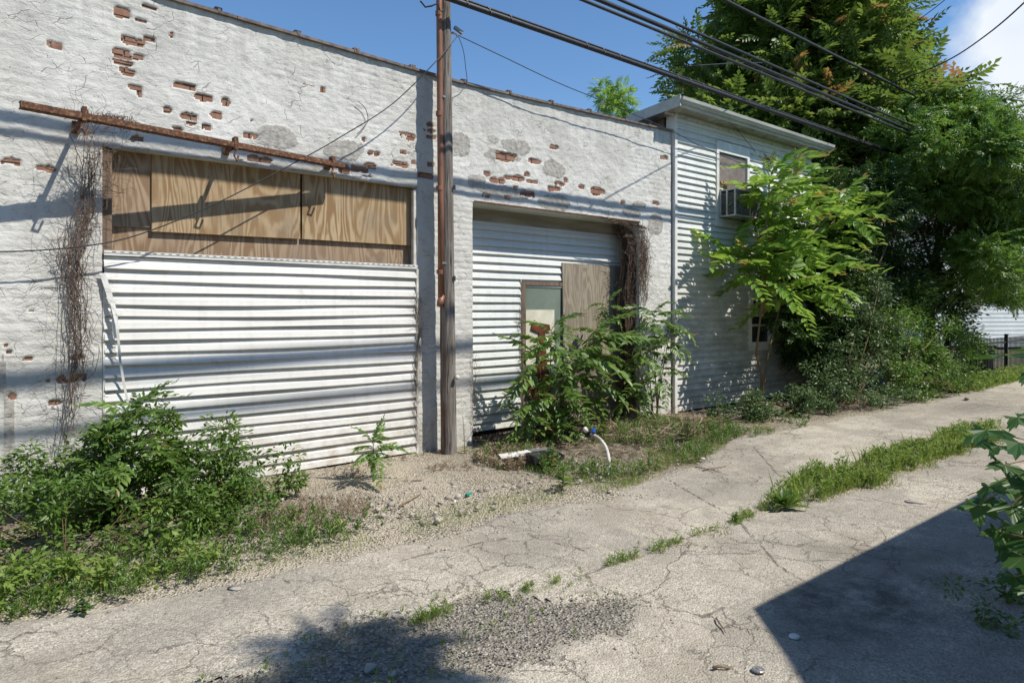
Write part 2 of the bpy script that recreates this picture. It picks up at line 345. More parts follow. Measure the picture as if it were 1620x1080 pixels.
aggd = m.vor(v, 95)
c = m.mix(m.ramp(sep.outputs[0], .1, .95), (.23,.205,.165), (.66,.60,.495))
c = m.mix(m.ramp(m.noise(v, 55, 3, .7), .35, .65, 0, .35), c, (.44,.40,.325))
c = m.mix(m.ramp(m.noise(v, .55, 5, .6), .4, .62, 0, .45), c, (.54,.485,.39))
c = m.mix(m.ramp(m.noise(v, 1.3, 6, .7), .48, .66, 0, .65), c, (.29,.25,.19))
c = m.mix(m.ramp(m.noise(v, 5, 6, .75), .50, .70, 0, .6), c, (.27,.24,.19))
c = m.mix(m.ramp(m.noise(v, .42, 6, .62, .5), .47, .56, 0, .42), c, (.20,.185,.16)); c = m.mix(m.ramp(m.noise(v, 2.4, 5, .7), .60, .68, 0, .5), c, (.15,.135,.11)); tv = m.coord((.12,1.1,1), obj=False); c = m.mix(m.ramp(m.noise(tv, 2.2, 5, .6), .52, .66, 0, .35), c, (.25,.22,.175))
k1 = m.math('MULTIPLY', crackfac(m, v, .85, .0055, .5, 1.7), m.ramp(m.noise(v, .6, 3), .44, .58, 0, .85))
k2 = m.math('MULTIPLY', crackfac(m, v, 3.4, .016, .25, 5), m.ramp(m.noise(v, .8, 4), .46, .60, 0, .8))
ck = m.attr('ckd'); ckn = m.math('ADD', ck, m.ramp(m.noise(v, 14, 4, .7), 0, 1, -.03, .03)); k3 = m.ramp(ckn, .018, .005)
kk = m.math('MAXIMUM', m.math('MAXIMUM', k1, k2), k3)
stn = m.attr('stain'); c = m.mix(m.math('MULTIPLY', stn, m.ramp(m.noise(v, 3.5, 5, .7), .35, .6, .2, .9)), c, (.085,.078,.068))
c = m.mix(m.math('MULTIPLY', kk, .75), c, (.10,.085,.065)); m.col(c)
h = m.math('SUBTRACT', m.math('ADD', m.math('MULTIPLY', aggd, -.8), m.noise(v, 20, 5, .7)), m.math('MULTIPLY', kk, 1.0)); m.bump(h, .85, .009); M['asphalt'] = m.m
m = Mat('dirt', .95, (.3,.27,.2), 0, .15); v = m.coord(obj=False)
agg = m.vor(v, 60, 'F1', 1); sep = m.n('ShaderNodeSeparateColor'); m.l(agg, sep.inputs[0])
c = m.mix(m.ramp(sep.outputs[0], .2, .9), (.24,.20,.145), (.56,.51,.41)); c = m.mix(m.ramp(m.noise(v, 1.6, 5, .65), .42, .6), c, (.48,.42,.32))
c = m.mix(m.math('MULTIPLY', m.attr('gravel'), .85), c, m.mix(m.ramp(sep.outputs[1], .15, .9), (.13,.118,.10), (.34,.31,.265)))
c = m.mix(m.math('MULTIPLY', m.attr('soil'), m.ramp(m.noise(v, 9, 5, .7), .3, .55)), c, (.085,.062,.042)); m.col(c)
m.bump(m.math('ADD', m.vor(v, 60), m.noise(v, 14, 5, .7)), 1, .02); M['dirt'] = m.m
M['farground'] = simple('far_ground', (.16,.17,.08), (.24,.22,.15), 1.5, .95, rnd=False)
# ------------------------------------------------------------------ numpy foliage
def tpl_leaf(w=.42, fold=.18):      # unit leaf along +x, two triangles each side of a folded midrib
    V = np.array([(0,0,0),(.38,w*.5,fold*.5),(.75,w*.36,fold*.2),(1,0,-.06),(.75,-w*.36,fold*.2),(.38,-w*.5,fold*.5),(.5,0,0)],float)
    F = np.array([(0,6,1),(1,6,2),(2,6,3),(0,5,6),(5,4,6),(4,3,6)]); return V, F
def tpl_leaf2(w=.45, fold=.15):
    V = np.array([(0,0,0),(.45,w*.5,fold),(1,0,0),(.45,-w*.5,fold)],float); return V, np.array([(0,2,1),(0,3,2)])
def tpl_blade(w=.08):
    V = np.array([(0,-w/2,0),(0,w/2,0),(.55,-w*.4,.06),(.55,w*.4,.06),(1,0,-.02)],float); return V, np.array([(0,2,1),(1,2,3),(2,4,3)])
def tpl_pinnate(n=10, ll=.26, w=.32, droop=.25, detail=False, seed=0, tip=1.0):
    rg = np.random.default_rng(seed); LV, LF = (tpl_leaf(w) if detail else tpl_leaf2(w)); V = []; F = []
    def rach(t): return np.array([t - .10*droop*t*t, 0, .14*math.sin(t*2.2) - droop*t*t])
    k = 0
    for i in range(n):
        t = .16 + .84*i/n
        s = ll*(math.sin(math.pi*(.18+.72*t))**.6)*rg.uniform(.88,1.1)
        for sd in (-1,1):
            a = sd*(1.25 - .55*t + rg.uniform(-.13,.13)); dr = -.30 + rg.uniform(-.28,.22)
            X = np.array([math.cos(a)*math.cos(dr), math.sin(a)*math.cos(dr), math.sin(dr)]); Z = np.array([rg.uniform(-.25,.25), rg.uniform(-.25,.25), 1.0])
            Yv = np.cross(Z, X); Yv /= np.linalg.norm(Yv); Z = np.cross(X, Yv)
            V.append(rach(t)+(LV[:,0:1]*X+LV[:,1:2]*Yv+LV[:,2:3]*Z)*s); F.append(LF+k); k += len(LV)
    s = ll*.8*tip; V.append(rach(1)+LV*s*np.array([1,1,1])); F.append(LF+k); k += len(LV)
    # rachis as thin strips crossed
    ts = np.linspace(0,1,6); w_ = .009
    for ax in ((0,1,0),(0,0,1)):
        q = np.array(ax)*w_; b = k
        for t in ts: V.append(np.array([rach(t)+q*(1.3-t), rach(t)-q*(1.3-t)])); k += 2
        for i in range(5): a = b+2*i; F.append(np.array([(a,a+1,a+3),(a,a+3,a+2)]))
    return np.vstack(V), np.vstack(F)
def frames(d, up_bias=.0, rg=RNG):
    d = d/np.linalg.norm(d, axis=1, keepdims=True); r = rg.normal(size=d.shape); r[:,2] = np.abs(r[:,2])+up_bias
    z = r - d*(r*d).sum(1, keepdims=True); z /= np.linalg.norm(z, axis=1, keepdims=True); y = np.cross(z, d); return np.stack([d,y,z], 2)
def scatter(name, tpl, pos, dirs, size, mat, parent=None, tint=None, up=.8, rg=RNG, smooth=False, Mx=None):
    V, F = tpl; n = len(pos); Mx = frames(dirs, up, rg) if Mx is None else Mx
    A = np.einsum('nij,vj->nvi', Mx, V)*np.asarray(size).reshape(-1,1,1) + pos[:,None,:]
    FF = (F[None]+ (np.arange(n)*len(V))[:,None,None]).reshape(-1,F.shape[1])
    t = rg.random(n) if tint is None else tint
    me = npmesh(name, A.reshape(-1,3), FF, mat, {'tint': np.repeat(np.clip(t,0,1), len(V))}, smooth)
    return link(name, me, parent)
def ell_pts(c, r, n, rg, inner=.45):
    d = rg.normal(size=(n,3)); d /= np.linalg.norm(d, axis=1, keepdims=True)
    q = (inner**3 + (1-inner**3)*rg.random(n))**(1/3)
    return np.array(c)+d*np.array(r)*q[:,None], d
def crown(name, blobs, nclus, cr, nleaf, tpl, size, mat, parent, seed=1, hang=-.15, inner=.5, up=.9, flat=.75, odd=0, tshift=0.0):
    """blobs: list of (centre, radii); clusters of leaves spread through them"""
    rg = np.random.default_rng(seed); vol = np.array([b[1][0]*b[1][1]*b[1][2] for b in blobs])**.67; vol = vol/vol.sum()
    cs = []; 
    for b, w in zip(blobs, vol): cs.append(ell_pts(b[0], b[1], max(3,int(nclus*w)), rg, inner)[0])
    cs = np.vstack(cs); K = len(cs); ctint = rg.random(K)
    idx = rg.integers(0, K, nleaf); rr = cr*(.55+.8*rg.random(K))
    off = rg.normal(size=(nleaf,3)); off /= np.linalg.norm(off, axis=1, keepdims=True); q = rg.random(nleaf)**.5
    pos = cs[idx] + off*(rr[idx]*q)[:,None]*np.array([1,1,flat])
    d = off + rg.normal(size=off.shape)*.45; d[:,2] = d[:,2]*.6 + hang
    tint = np.clip(.45*ctint[idx]+.48*rg.random(nleaf)+tshift, 0, .93)
    if odd: tint = np.where((rg.random(nleaf) < odd) & (q > .5), .98, tint)
    s = size*rg.uniform(.65,1.25,nleaf)
    o = scatter(name, tpl, pos, d, s, mat, parent, tint, up, rg); tag(o, kind='stuff'); return cs
def limbs(base, top, cs, r0, parent, k=14, seed=3, mat=None, nm='trunk', wob=.15):
    rg = random.Random(seed); b = Vector(base); t = Vector(top); mb = MB(); pts = []; n = 8
    for i in range(n+1):
        f = i/n; pts.append(b.lerp(t, f)+Vector((rg.uniform(-1,1),rg.uniform(-1,1),0))*wob*math.sin(f*3)*.6)
    mb.tube(pts, [r0*(1-.72*i/n) for i in range(n+1)], 8); tr = mb.build(nm, mat or M['bark'], parent, True)
    order = list(range(len(cs))); rg.shuffle(order); lm = MB()
    for j in order[:k]:
        c = Vector(cs[j]); f = min(.95, max(.25, (c.z-b.z)/(t.z-b.z+.01)*.7)); s = pts[int(f*n)]
        mid = s.lerp(c, .5)+Vector((rg.uniform(-1,1),rg.uniform(-1,1),rg.uniform(-.2,.6)))*(c-s).length*.12
        lm.tube([s, s.lerp(mid,.5)+Vector((0,0,.03)), mid, mid.lerp(c,.55), c], [r0*.42*(1-f*.4), r0*.3, r0*.2, r0*.12, r0*.04], 5)
    if lm.v: lm.build('limb', mat or M['bark'], parent, True)
# ================================================================== THE GROUND
XB = [.30, 1.01, 4.14, 4.93, 8.04, 8.80]
g = MB(); g.box((-300,-300,-.6),(400,300,-.12)); tag(g.build('terrain', M['farground']), kind='structure', label='flat grassy ground round the alley')
def grid(x0,x1,y0,y1,st):
    xs = np.arange(x0, x1+st*.5, st); ys = np.arange(y0, y1+st*.5, st); X, Y = np.meshgrid(xs, ys, indexing='ij'); return X, Y
def gridfaces(nx, ny, keep=None):
    i, j = np.meshgrid(np.arange(nx-1), np.arange(ny-1), indexing='ij'); a = i*ny+j
    F = np.stack([a, a+ny, a+ny+1, a+1], -1).reshape(-1,4)
    return F if keep is None else F[keep.ravel()]
def seg_dist(X, Y, pts):
    d = np.full(X.shape, 9.0)
    for (ax,ay),(bx,by) in zip(pts[:-1], pts[1:]):
        dx, dy = bx-ax, by-ay; L = dx*dx+dy*dy+1e-9
        t = np.clip(((X-ax)*dx+(Y-ay)*dy)/L, 0, 1); d = np.minimum(d, np.hypot(X-ax-t*dx, Y-ay-t*dy))
    return d
def gp(*ps): return [tuple(G(x,y).xy) for x,y in ps]
def edge_y(X):       # pavement edge towards the buildings
    return np.interp(X, [-5,.2,2.2,5.0,6.6,7.4,8.0,8.6,12,16,18,40], [-2.1,-2.2,-2.36,-2.45,-2.2,-1.9,-1.6,-1.75,-1.95,-1.95,-1.75,-1.7])
def gravel_mask(X, Y):  # worn-out middle of the alley, near
    cx = seg_dist(X, Y, gp((430,1130),(620,1020),(800,985),(960,960)))
    return (np.interp(X,[0,1.2,2.2,3.3],[.42,.36,.30,.12]) - cx) + .34*fbm(X,Y,31,.6,5)
def median_mask(X, Y):
    w = np.interp(X, [5.2,5.6,7,9,10.6,11.2],[0,.16,.26,.28,.22,0]); return w - np.abs(Y+3.68) + .26*fbm(X,Y,41,.5,4)
def pav(X, Y):
    m_ = edge_y(X) - Y + .30*fbm(X,Y,21,.9,5)
    m_ = np.minimum(m_, -gravel_mask(X,Y)); m_ = np.minimum(m_, -median_mask(X,Y)); return m_
X, Y = grid(-5, 22, -9, 1.6, .05)
hgt = -.02 + .035*fbm(X,Y,51,.8,5) + np.clip((Y+2.2)/2.2,0,1)*.05
gy = np.clip((-2.35-Y)/.5,0,1)*np.clip((19-X)/1,0,1); hgt = hgt*(1-gy) + gy*(-.014+.006*fbm(X,Y,53,.15,2))
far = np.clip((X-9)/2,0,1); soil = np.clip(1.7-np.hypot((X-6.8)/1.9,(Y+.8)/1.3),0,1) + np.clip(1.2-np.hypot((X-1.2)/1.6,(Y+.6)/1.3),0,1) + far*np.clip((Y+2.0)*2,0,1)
me = npmesh('ground', np.stack([X,Y,hgt],-1).reshape(-1,3), gridfaces(*X.shape), M['dirt'],
    {'soil': np.clip(soil,0,1).ravel(), 'gravel': (np.clip(gravel_mask(X,Y)*6+.6,0,1)*(Y<-3)).ravel()}, True)
tag(link('ground', me), kind='structure', label='stony dirt verge below the walls')
X, Y = grid(-5, 22, -9, -1.2, .04)
pm = pav(X,Y); hz = .006*fbm(X,Y,61,.7,4) + .003*fbm(X,Y,63,.12,2); hz = np.where(pm<.05, hz-.022*np.clip(1-pm/.05,0,1), hz)
ck = np.minimum.reduce([seg_dist(X,Y,gp((925,905),(1010,880),(1090,850),(1165,825),(1215,800))),
   seg_dist(X,Y,gp((925,905),(935,925),(1000,945),(1060,960),(1110,975),(1150,960))), seg_dist(X,Y,gp((1060,760),(1110,790),(1165,820),(1230,895),(1290,930))),
   seg_dist(X,Y,gp((560,905),(700,870),(830,845),(925,870))), seg_dist(X,Y,gp((1330,780),(1430,800),(1520,805))), seg_dist(X,Y,gp((210,915),(330,905),(360,890),(470,925))),
   seg_dist(X,Y,gp((1190,705),(1230,750),(1280,770)))])
stain = np.clip(1-np.hypot(X-G(1330,960).x, (Y-G(1330,960).y)*1.6)/.7,0,1)+np.clip(1-np.hypot((X-G(1150,770).x)/.6,(Y-G(1150,770).y)/.2),0,1)*.5+np.clip(1-np.hypot((X-G(1560,640).x)/1.8,(Y-G(1560,640).y)/.5),0,1)*.6+np.clip(1.2-np.hypot((X-G(1420,930).x)/1.1,(Y-G(1420,930).y)/.8),0,1)*.6
keep = (pm[:-1,:-1] > -.03)
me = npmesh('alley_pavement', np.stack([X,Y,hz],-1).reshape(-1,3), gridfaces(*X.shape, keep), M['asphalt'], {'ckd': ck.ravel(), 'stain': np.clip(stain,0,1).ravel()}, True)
tag(link('alley_pavement', me), kind='structure', label='worn cracked grey asphalt alley')
g = MB(); g.box((22,-9,-.1),(90,-1.7,-.012)); me = g.mesh('far_alley_pavement', M['asphalt']); at = me.attributes.new('ckd','FLOAT','POINT'); at.data.foreach_set('value',[9.0]*8)
tag(link('far_alley_pavement', me), kind='structure', label='far end of the asphalt alley')
# gravel
SV = []; 
def ico(seed):
    rg = np.random.default_rng(seed); t = (1+5**.5)/2
    V = np.array([(-1,t,0),(1,t,0),(-1,-t,0),(1,-t,0),(0,-1,t),(0,1,t),(0,-1,-t),(0,1,-t),(t,0,-1),(t,0,1),(-t,0,-1),(-t,0,1)],float)/1.9
    V = V*(1+rg.uniform(-.36,.30,(12,1)))*np.array([1,.8,.6])+rg.uniform(-.1,.1,(12,3))
    F = np.array([(0,11,5),(0,5,1),(0,1,7),(0,7,10),(0,10,11),(1,5,9),(5,11,4),(11,10,2),(10,7,6),(7,1,8),(3,9,4),(3,4,2),(3,2,6),(3,6,8),(3,8,9),(4,9,5),(2,4,11),(6,2,10),(8,6,7),(9,8,1)])
    return V, F
def stones(name, pts, size, label, seed, zf=.15):
    rg = np.random.default_rng(seed); n = len(pts); s = size[0]+(size[1]-size[0])*rg.random(n)**2.6
    pos = np.column_stack([pts, s*zf]); d = rg.normal(size=(n,3)); d[:,2] *= .25
    o = scatter(name, ico(seed), pos, d, s, M['stone'], None, rg.random(n)**1.6, 2.0, rg); tag(o, label, 'gravel', kind='stuff')
def rnd_pts(x0,x1,y0,y1,n,rg,fn): 
    p = np.column_stack([rg.uniform(x0,x1,n), rg.uniform(y0,y1,n)]); return p[fn(p[:,0],p[:,1])]
rg = np.random.default_rng(5)
stones('gravel', rnd_pts(.0,4.6,-5.6,-3.2,26000,rg,lambda x,y: (gravel_mask(x,y)>-.10+.25*rg.random(len(x))-.12)), (.002,.010), 'loose gravel filling the worn hollow in the middle of the alley', 5)
stones('gravel', rnd_pts(-.5,8.6,-3.0,-.25,17000,rg,lambda x,y: (edge_y(x)-y < .25+.3*rg.random(len(x)))&(rg.random(len(x)) < np.clip(1.1-np.abs(x-3.3)/3.4,.12,1))), (.003,.014), 'pale crushed stone on the dirt verge before the white siding', 6)
stones('rubble', rnd_pts(2.2,5.6,-2.2,-.3,260,rg,lambda x,y: y>edge_y(x)), (.012,.045), 'pale broken rubble lumps on the dirt before the large siding panel', 7)
stones('gravel', rnd_pts(-.5,11,-6.4,-2.2,5200,rg,lambda x,y: pav(x,y)>.0), (.002,.006), 'small stones scattered over the asphalt', 8)
for i,(x,y,s,sh,lb) in enumerate([(735,505,0,0,''),]): pass
flat = [((370,932),.055,'broken white paint flake on the asphalt at the left'), ((1447,795),.10,'flat pale cement patch lying beyond the grass strip'), ((965,778),.05,'pale stone chip just right of the white hose foot'),
        ((480,832),.055,'pale stone by the yellow wrapper'), ((585,1058),.05,'angular grey stone in the tree shadow'), ((620,1068),.035,'smaller stone right of the angular grey stone')]
for (px,s,lb) in flat:
    V,F = ico(int(px[0])); o = link('stone', npmesh('stone', V*np.array([s,s*.75,s*.16]), F, M['concrete'])); p = G(*px); o.location = (p.x,p.y,.008); o.rotation_euler=(0,0,px[0]); tag(o, lb, 'stone')
# ================================================================== WHITE PAINTED BUILDING
bld = empty('painted_building', (4.5,0,0), 0, 'long white painted brick building with peeling paint, boarded window and two sided garage bays', 'building')
BI = Vector((4.5,0,0))
def bp(mb, name, mat, parent=bld, smooth=False):
    me = mb.mesh(name, mat, smooth); o = link(name, me, parent)
    if parent is bld: o.location = -BI
    return o
def top_z(x): return np.interp(x, [.33,1.5,3.1,4.1,4.65,5.4,7.4,8.8],[4.52,4.47,4.43,4.40,4.39,4.40,4.45,4.49])
seg = lambda a,b,st: list(np.linspace(a,b,max(2,int(round((b-a)/st))+1)))[:-1]
xs = []; 
for a,b in zip(XB[:-1],XB[1:]): xs += seg(a,b,.0135)
xs = np.array(xs+[XB[-1]]); zs = np.array(seg(0,2.99,.0135)+seg(2.99,3.08,.0135)+seg(3.08,4.45,.0135)+[4.45])
X, Z = np.meshgrid(xs, zs, indexing='ij'); Zr = Z + (top_z(X)-4.45)*np.clip((Z-3.1)/1.35,0,1)
Z1 = 2.7
spots = [ (235,208,60,24),(525,70,60,34),(570,188,90,28),(640,175,40,16),(525,240,70,30),(530,278,80,18),(590,255,40,26),(545,315,70,26),(580,378,60,14),(598,400,12,26),(790,372,80,20),(870,418,60,22),(965,436,24,26),(808,498,60,26),(820,530,36,14),(880,543,36,16),(922,492,46,20),(1080,520,34,20),(1072,580,60,20),(715,473,26,14),(760,552,40,14),(585,592,50,20),(45,690,90,26),(210,718,60,22),(170,716,30,12),(1110,682,90,24),(640,42,50,8),(600,98,50,8),(733,155,10,14),(1380,380,16,16)]
S2 = [(285,576,70,28),(265,646,24,12),(125,650,18,14),(155,656,24,16),(312,690,18,12),(248,700,64,20),(128,708,50,20),(80,722,70,22),(15,720,40,40),(105,760,40,20),(360,748,60,20),(95,592,12,14),(378,518,24,18),(378,548,40,10),(380,575,40,12),(385,700,26,16),(705,665,80,36),(830,684,50,14),(665,768,60,22),(625,738,24,16),(715,755,34,12),(760,760,50,22),(793,742,20,16),(820,775,50,10),(895,805,24,20),(925,806,24,18),(935,784,40,14),(958,767,20,16),(1027,800,24,16),(1097,820,50,30),(795,828,56,22),(745,802,20,12),(620,836,30,18),(710,845,20,8),(1205,866,14,14),(1345,870,30,12),(910,625,30,14),(1380,680,30,14),(295,425,14,10)]
S4 = [(210,648,24,26),(308,643,120,28),(145,350,50,16),(40,530,20,10),(52,722,20,18),(238,748,50,12),(330,556,60,12),(120,560,30,8),(100,985,40,16),(25,505,16,12)]
sp = [(a/Z1,b/Z1,c/Z1,d/Z1) for a,b,c,d in spots]+[(540+a/Z1,b/Z1,c/Z1,d/Z1) for a,b,c,d in S2]+[(a/Z1,360+b/Z1,c/Z1,d/Z1) for a,b,c,d in S4]
cemp = [(1180/Z1,585/Z1,150/Z1,80/Z1)]+[(540+a/Z1,b/Z1,c/Z1,d/Z1) for a,b,c,d in [(30,635,120,80),(-30,650,90,50),(515,608,66,100),(745,620,110,70),(650,585,40,30),(690,655,150,40),(908,718,84,64),(575,770,64,56),(700,820,190,46),(910,865,120,60),(1345,955,64,90),(1240,905,80,40),(1275,875,50,30),(630,655,60,30)]]+[(4,590,10,60),(14,660,16,90),(12,735,14,40)]
nz = fbm(X, Z, 71, .07, 4); nz2 = fbm(X, Z, 75, .16, 4)
bare = np.full(X.shape, -1.0); cemf = np.full(X.shape, -1.0)
def blobf(px, py, w, h, f, sharp):
    p = P(px, py); a = P(px-w/2, py); b = P(px+w/2, py); c = P(px, py-h/2); hw = (b.x-a.x)/2*1.05+.006; hh = (c.z-p.z)*1.05+.006
    q = ((np.abs(X-p.x)/hw)**sharp + (np.abs(Z-p.z)/hh)**sharp); return np.maximum(f, 1-q)
for s in sp: bare = blobf(*s, bare, 4)
for s in cemp: cemf = blobf(*s, cemf, 2.2)

bm = (bare + nz*1.9 > .08) & (bare > -.35); cm = cemf + nz2*.9 > .0
# brick bond relief under the paint
BH, BL = .0677, .214; row = np.floor(Z/BH); zr = Z/BH-row; xr = (X+.107*(row%2))/BL; xr = xr-np.floor(xr)
joint = np.clip(1-np.minimum(zr,1-zr)/.17,0,1)*.0050 + np.clip(1-np.minimum(xr,1-xr)/.05,0,1)*.0030
vis = np.clip(.5+2.0*fbm(X,Z,81,.9,3),0.1,1)
rg1 = np.abs(fbm(X*.55,Z,191,.11,4)); Yf = .010*fbm(X,Z,91,.35,5) + .006*fbm(X*.7,Z,95,.06,3) + .009*np.minimum(rg1,.22) + joint*vis
Yf = np.where(cm, Yf-.005, Yf); Yf = np.where(bm, .024+.004*nz, Yf)
edgeX = np.zeros(X.shape,bool); edgeX[0,:] = edgeX[-1,:] = True
inop = lambda x,z: ((x>1.01)&(x<4.14)&(z<3.08))|((x>4.93)&(x<8.04)&(z<2.99))
xc = (X[:-1,:-1]+X[1:,1:])/2; zc = (Z[:-1,:-1]+Z[1:,1:])/2
# ragged header edge of the boarded window
Zr = np.where(np.abs(Z-3.08)<.02, Zr + np.where((X>1.05)&(X<4.1), .03*fbm(X,X*0,99,.18,4),0), Zr)
Xj = X + np.where((np.abs(X-4.93)<.003)&(Z<2.9), .012*fbm(Z,Z*0,103,.1,3), 0)
me = npmesh('wall', np.stack([Xj-4.5,Yf,Zr],-1).reshape(-1,3), gridfaces(*X.shape, ~inop(xc,zc)), M['wall'], {'bare': np.clip(bm*1.0,0,1).ravel(), 'cem': (cm*1.0).ravel()}, True)
link('wall', me, bld)
# bricks that show where the paint has gone
bme = []
for k in range(4):
    b = MB(); j = lambda: random.uniform(-.003,.003)
    x,y,z = .101,.03,.0285; b.v = [(-x+j(),-y+.001+j()*.3,-z+j()),(x+j(),-y+j()*.3,-z+j()),(x,y,-z),(-x,y,-z),(-x+j(),-y+j()*.3,z+j()),(x+j(),-y+j()*.3,z+j()),(x,y,z),(-x,y,z)]
    for f in ((0,1,2,3),(7,6,5,4),(4,5,1,0),(5,6,2,1),(6,7,3,2),(7,4,0,3)): b.face(f[::-1])
    bme.append(b.mesh('brick', M['brick']))
cells = {}
bi = np.argwhere(bm)
for i,j_ in bi[::3]:
    z = Z[i,j_]; r = int(z//BH); c = int((X[i,j_]+.107*(r%2))//BL); cells[(r,c)] = cells.get((r,c),0)+1
nb = 0
for (r,c),cnt in sorted(cells.items(), key=lambda q:-q[1]):
    if nb >= 290 or cnt < 2: break
    cx = (c+.5)*BL-.107*(r%2); cz = (r+.5)*BH
    if cx < .41: cx = .41
    cz += float((top_z(cx)-4.45)*max(0,(cz-3.1)/1.35))
    if inop(np.array(cx-.11),np.array(cz-.03)) or inop(np.array(cx+.11),np.array(cz-.03)): continue
    if cx > 8.68: continue
    link('brick', bme[nb%4], bld, (cx-4.5, .040+random.uniform(-.003,.004), cz)); nb += 1
# body: side walls, back, roof, reveals
b = MB(); b.box((.305,.30,0),(.60,9,4.40)); bp(b,'side_wall',M['wall'])
b = MB(); b.box((.305,.018,0),(.315,.30,4.42)); bp(b,'corner_wall',M['wall'])
b = MB(); b.box((8.54,.40,0),(8.79,9,4.35)); bp(b,'side_wall',M['wall'])
b = MB(); b.box((.60,8.75,0),(8.54,9,4.3)); bp(b,'rear_wall',M['wall'])
b = MB(); b.box((.60,.30,4.10),(8.54,8.75,4.2)); bp(b,'roof',M['roof'])
b = MB(); b.box((.62,.30,3.2),(8.5,.33,4.36)); bp(b,'parapet_backing',M['wall'])
b = MB()
for a,c,zt,dp in ((1.01,4.14,3.075,.30),(4.93,8.04,2.985,.40)):
    for x0,x1 in ((a-.03,a),(c,c+.03)): b.box((x0,.012,0),(x1,dp,zt))
    b.box((a-.03,.012,zt),(c+.03,dp,zt+.04))
bp(b,'reveal',M['wall'])
b = MB(); b.box((4.96,.385,2.76),(8.0,.40,2.985)); bp(b,'lintel_board',M['dirtywhite'])
b = MB(); b.box((1.0,.30,0),(4.16,.32,3.09)); b.box((4.9,.46,0),(8.1,.48,3.0)); bp(b,'backing',M['dark'])
b = MB(); b.box((4.95,-.006,2.99),(8.06,.10,3.005)); bp(b,'steel_lintel',M['rust'])
# coping
for i in range(14):
    x0 = .30+i*8.52/14; x1 = x0+8.52/14-.006; z0 = float(top_z(x0)); z1 = float(top_z(x1)); q = random.uniform(-.004,.004)
    b = MB(); b.v = [(x0,-.035+q,z0-.006),(x1,-.035+q,z1-.006),(x1,.33,z1-.006),(x0,.33,z0-.006),(x0,-.035+q,z0+.022),(x1,-.035+q,z1+.022),(x1,.33,z1+.028),(x0,.33,z0+.028)]
    for f in ((3,2,1,0),(4,5,6,7),(0,1,5,4),(1,2,6,5),(2,3,7,6),(3,0,4,7)): b.face(f)
    bp(b,'coping_tile',M['coping'])
for px,py in ((345,22),(470,58),(563,85),(652,110),(733,132),(805,152),(872,167),(932,180),(988,190)):
    p = P(px,py); z = float(top_z(p.x))+.024; b = MB(); b.box((p.x-.035,-.03,z),(p.x+.03,.03,z+.028)); b.box((p.x-.012,-.04,z-.02),(p.x+.012,-.028,z+.02)); bp(b,'coping_clip',M['coping'])
# siding courses
PRO = [(0,0),(-.031,0),(-.0315,.006),(-.025,.030),(-.019,.056),(-.008,.066),(-.003,.085),(-.001,.1065)]
def course(x0, x1, z, Y, mat, parent, off, ht=.105, wav=.0025, seed=0, nm='siding_course', sag=None):
    rgx = random.Random(seed*97+int(z*1000)); n = max(2, min(10,int((x1-x0)/.35))); mb = MB(); ph = rgx.uniform(0,6); am = rgx.uniform(.3,1)*wav
    for i in range(n+1):
        x = x0+(x1-x0)*i/n; dz = am*math.sin(x*1.7+ph)+ (sag(x,z) if sag else 0); dy = -abs(am)*1.3*math.sin(x*2.3+ph*2)
        for (py,pz) in PRO: mb.v.append((x-off.x, Y+py+dy*(1 if py<-.01 else .3)-off.y, z+pz*ht/.105+dz-off.z))
    k = len(PRO)
    for i in range(n):
        for j in range(k-1): a=i*k+j; mb.face((a,a+k,a+k+1,a+1))
    mb.face(tuple(range(k))); mb.face(tuple(reversed(range(n*k,n*k+k))))
    o = link(nm, mb.mesh(nm, mat, False), parent); return o
sag1 = lambda x,z: .02*math.sin((x-1)*1.0)*(1-abs(z-1.2)/1.3)*-.5
zz = .045; k = 0
while zz < 2.05:
    course(1.022+random.uniform(-.003,.003), 4.125, zz, .012, M['siding'], bld, BI, .1045, .0085, k, sag=sag1); zz += .1045; k += 1
topz1 = zz
b = MB(); b.box((1.0,.03,.03),(4.135,.045,zz)); bp(b,'siding_sheathing',M['dark'])
b = MB(); b.box((1.02,-.020,zz+.002),(4.13,.030,zz+.024)); b.box((1.02,-.024,zz+.024),(4.13,-.012,zz+.045)); bp(b,'trim_channel',M['white'])
for i in range(48):
    x=1.08+i*.0635; b = MB() if i==0 else b; b.box((x,-.0262,zz+.031),(x+.028,-.0242,zz+.038))
tag(bp(b,'nail_slots',M['metal']), kind='stuff')
b = MB(); b.box((4.118,-.022,.03),(4.145,.02,zz+.0)); bp(b,'trim_channel',M['offwhite'])
b = MB(); b.box((1.012,-.008,.25),(1.030,.02,1.95)); bp(b,'trim_channel',M['white'])
# boarded window
tz = topz1+.05
def board(px0,px1,yt0,yt1,yb0,yb1,Y,mat,th=.012,nm='plywood_board'):
    a,b_,c,d = P(px0,yt0,Y),P(px1,yt1,Y),P(px1,yb1,Y),P(px0,yb0,Y)
    mb = MB(); mb.prism([(d.x,d.z),(c.x,c.z),(b_.x,b_.z),(a.x,a.z)], Y, Y+th); ctr = (a+c)/2
    mb.v = [(v[0]-ctr.x,v[1]-Y,v[2]-ctr.z) for v in mb.v]; o = mb.build(nm, mat, bld); o.location = Vector((ctr.x,Y,ctr.z))-BI; return o
board(176,245,236,240,358,360,.115,M['ply2'])
board(240,475,238,270,366,378,.095,M['ply'],.014)
board(478,660,273,301,378,389,.098,M['ply'],.014)
board(176,660,352,372,400,420,.135,M['ply2'])
b = MB(); a_=P(163,300); b.box((1.012,.02,topz1+.02),(1.085,.07,3.075)); bp(b,'window_frame',M['frame'])
b = MB(); b.box((4.10,.012,topz1+.04),(4.138,.06,3.04)); bp(b,'window_frame',M['offwhite'])
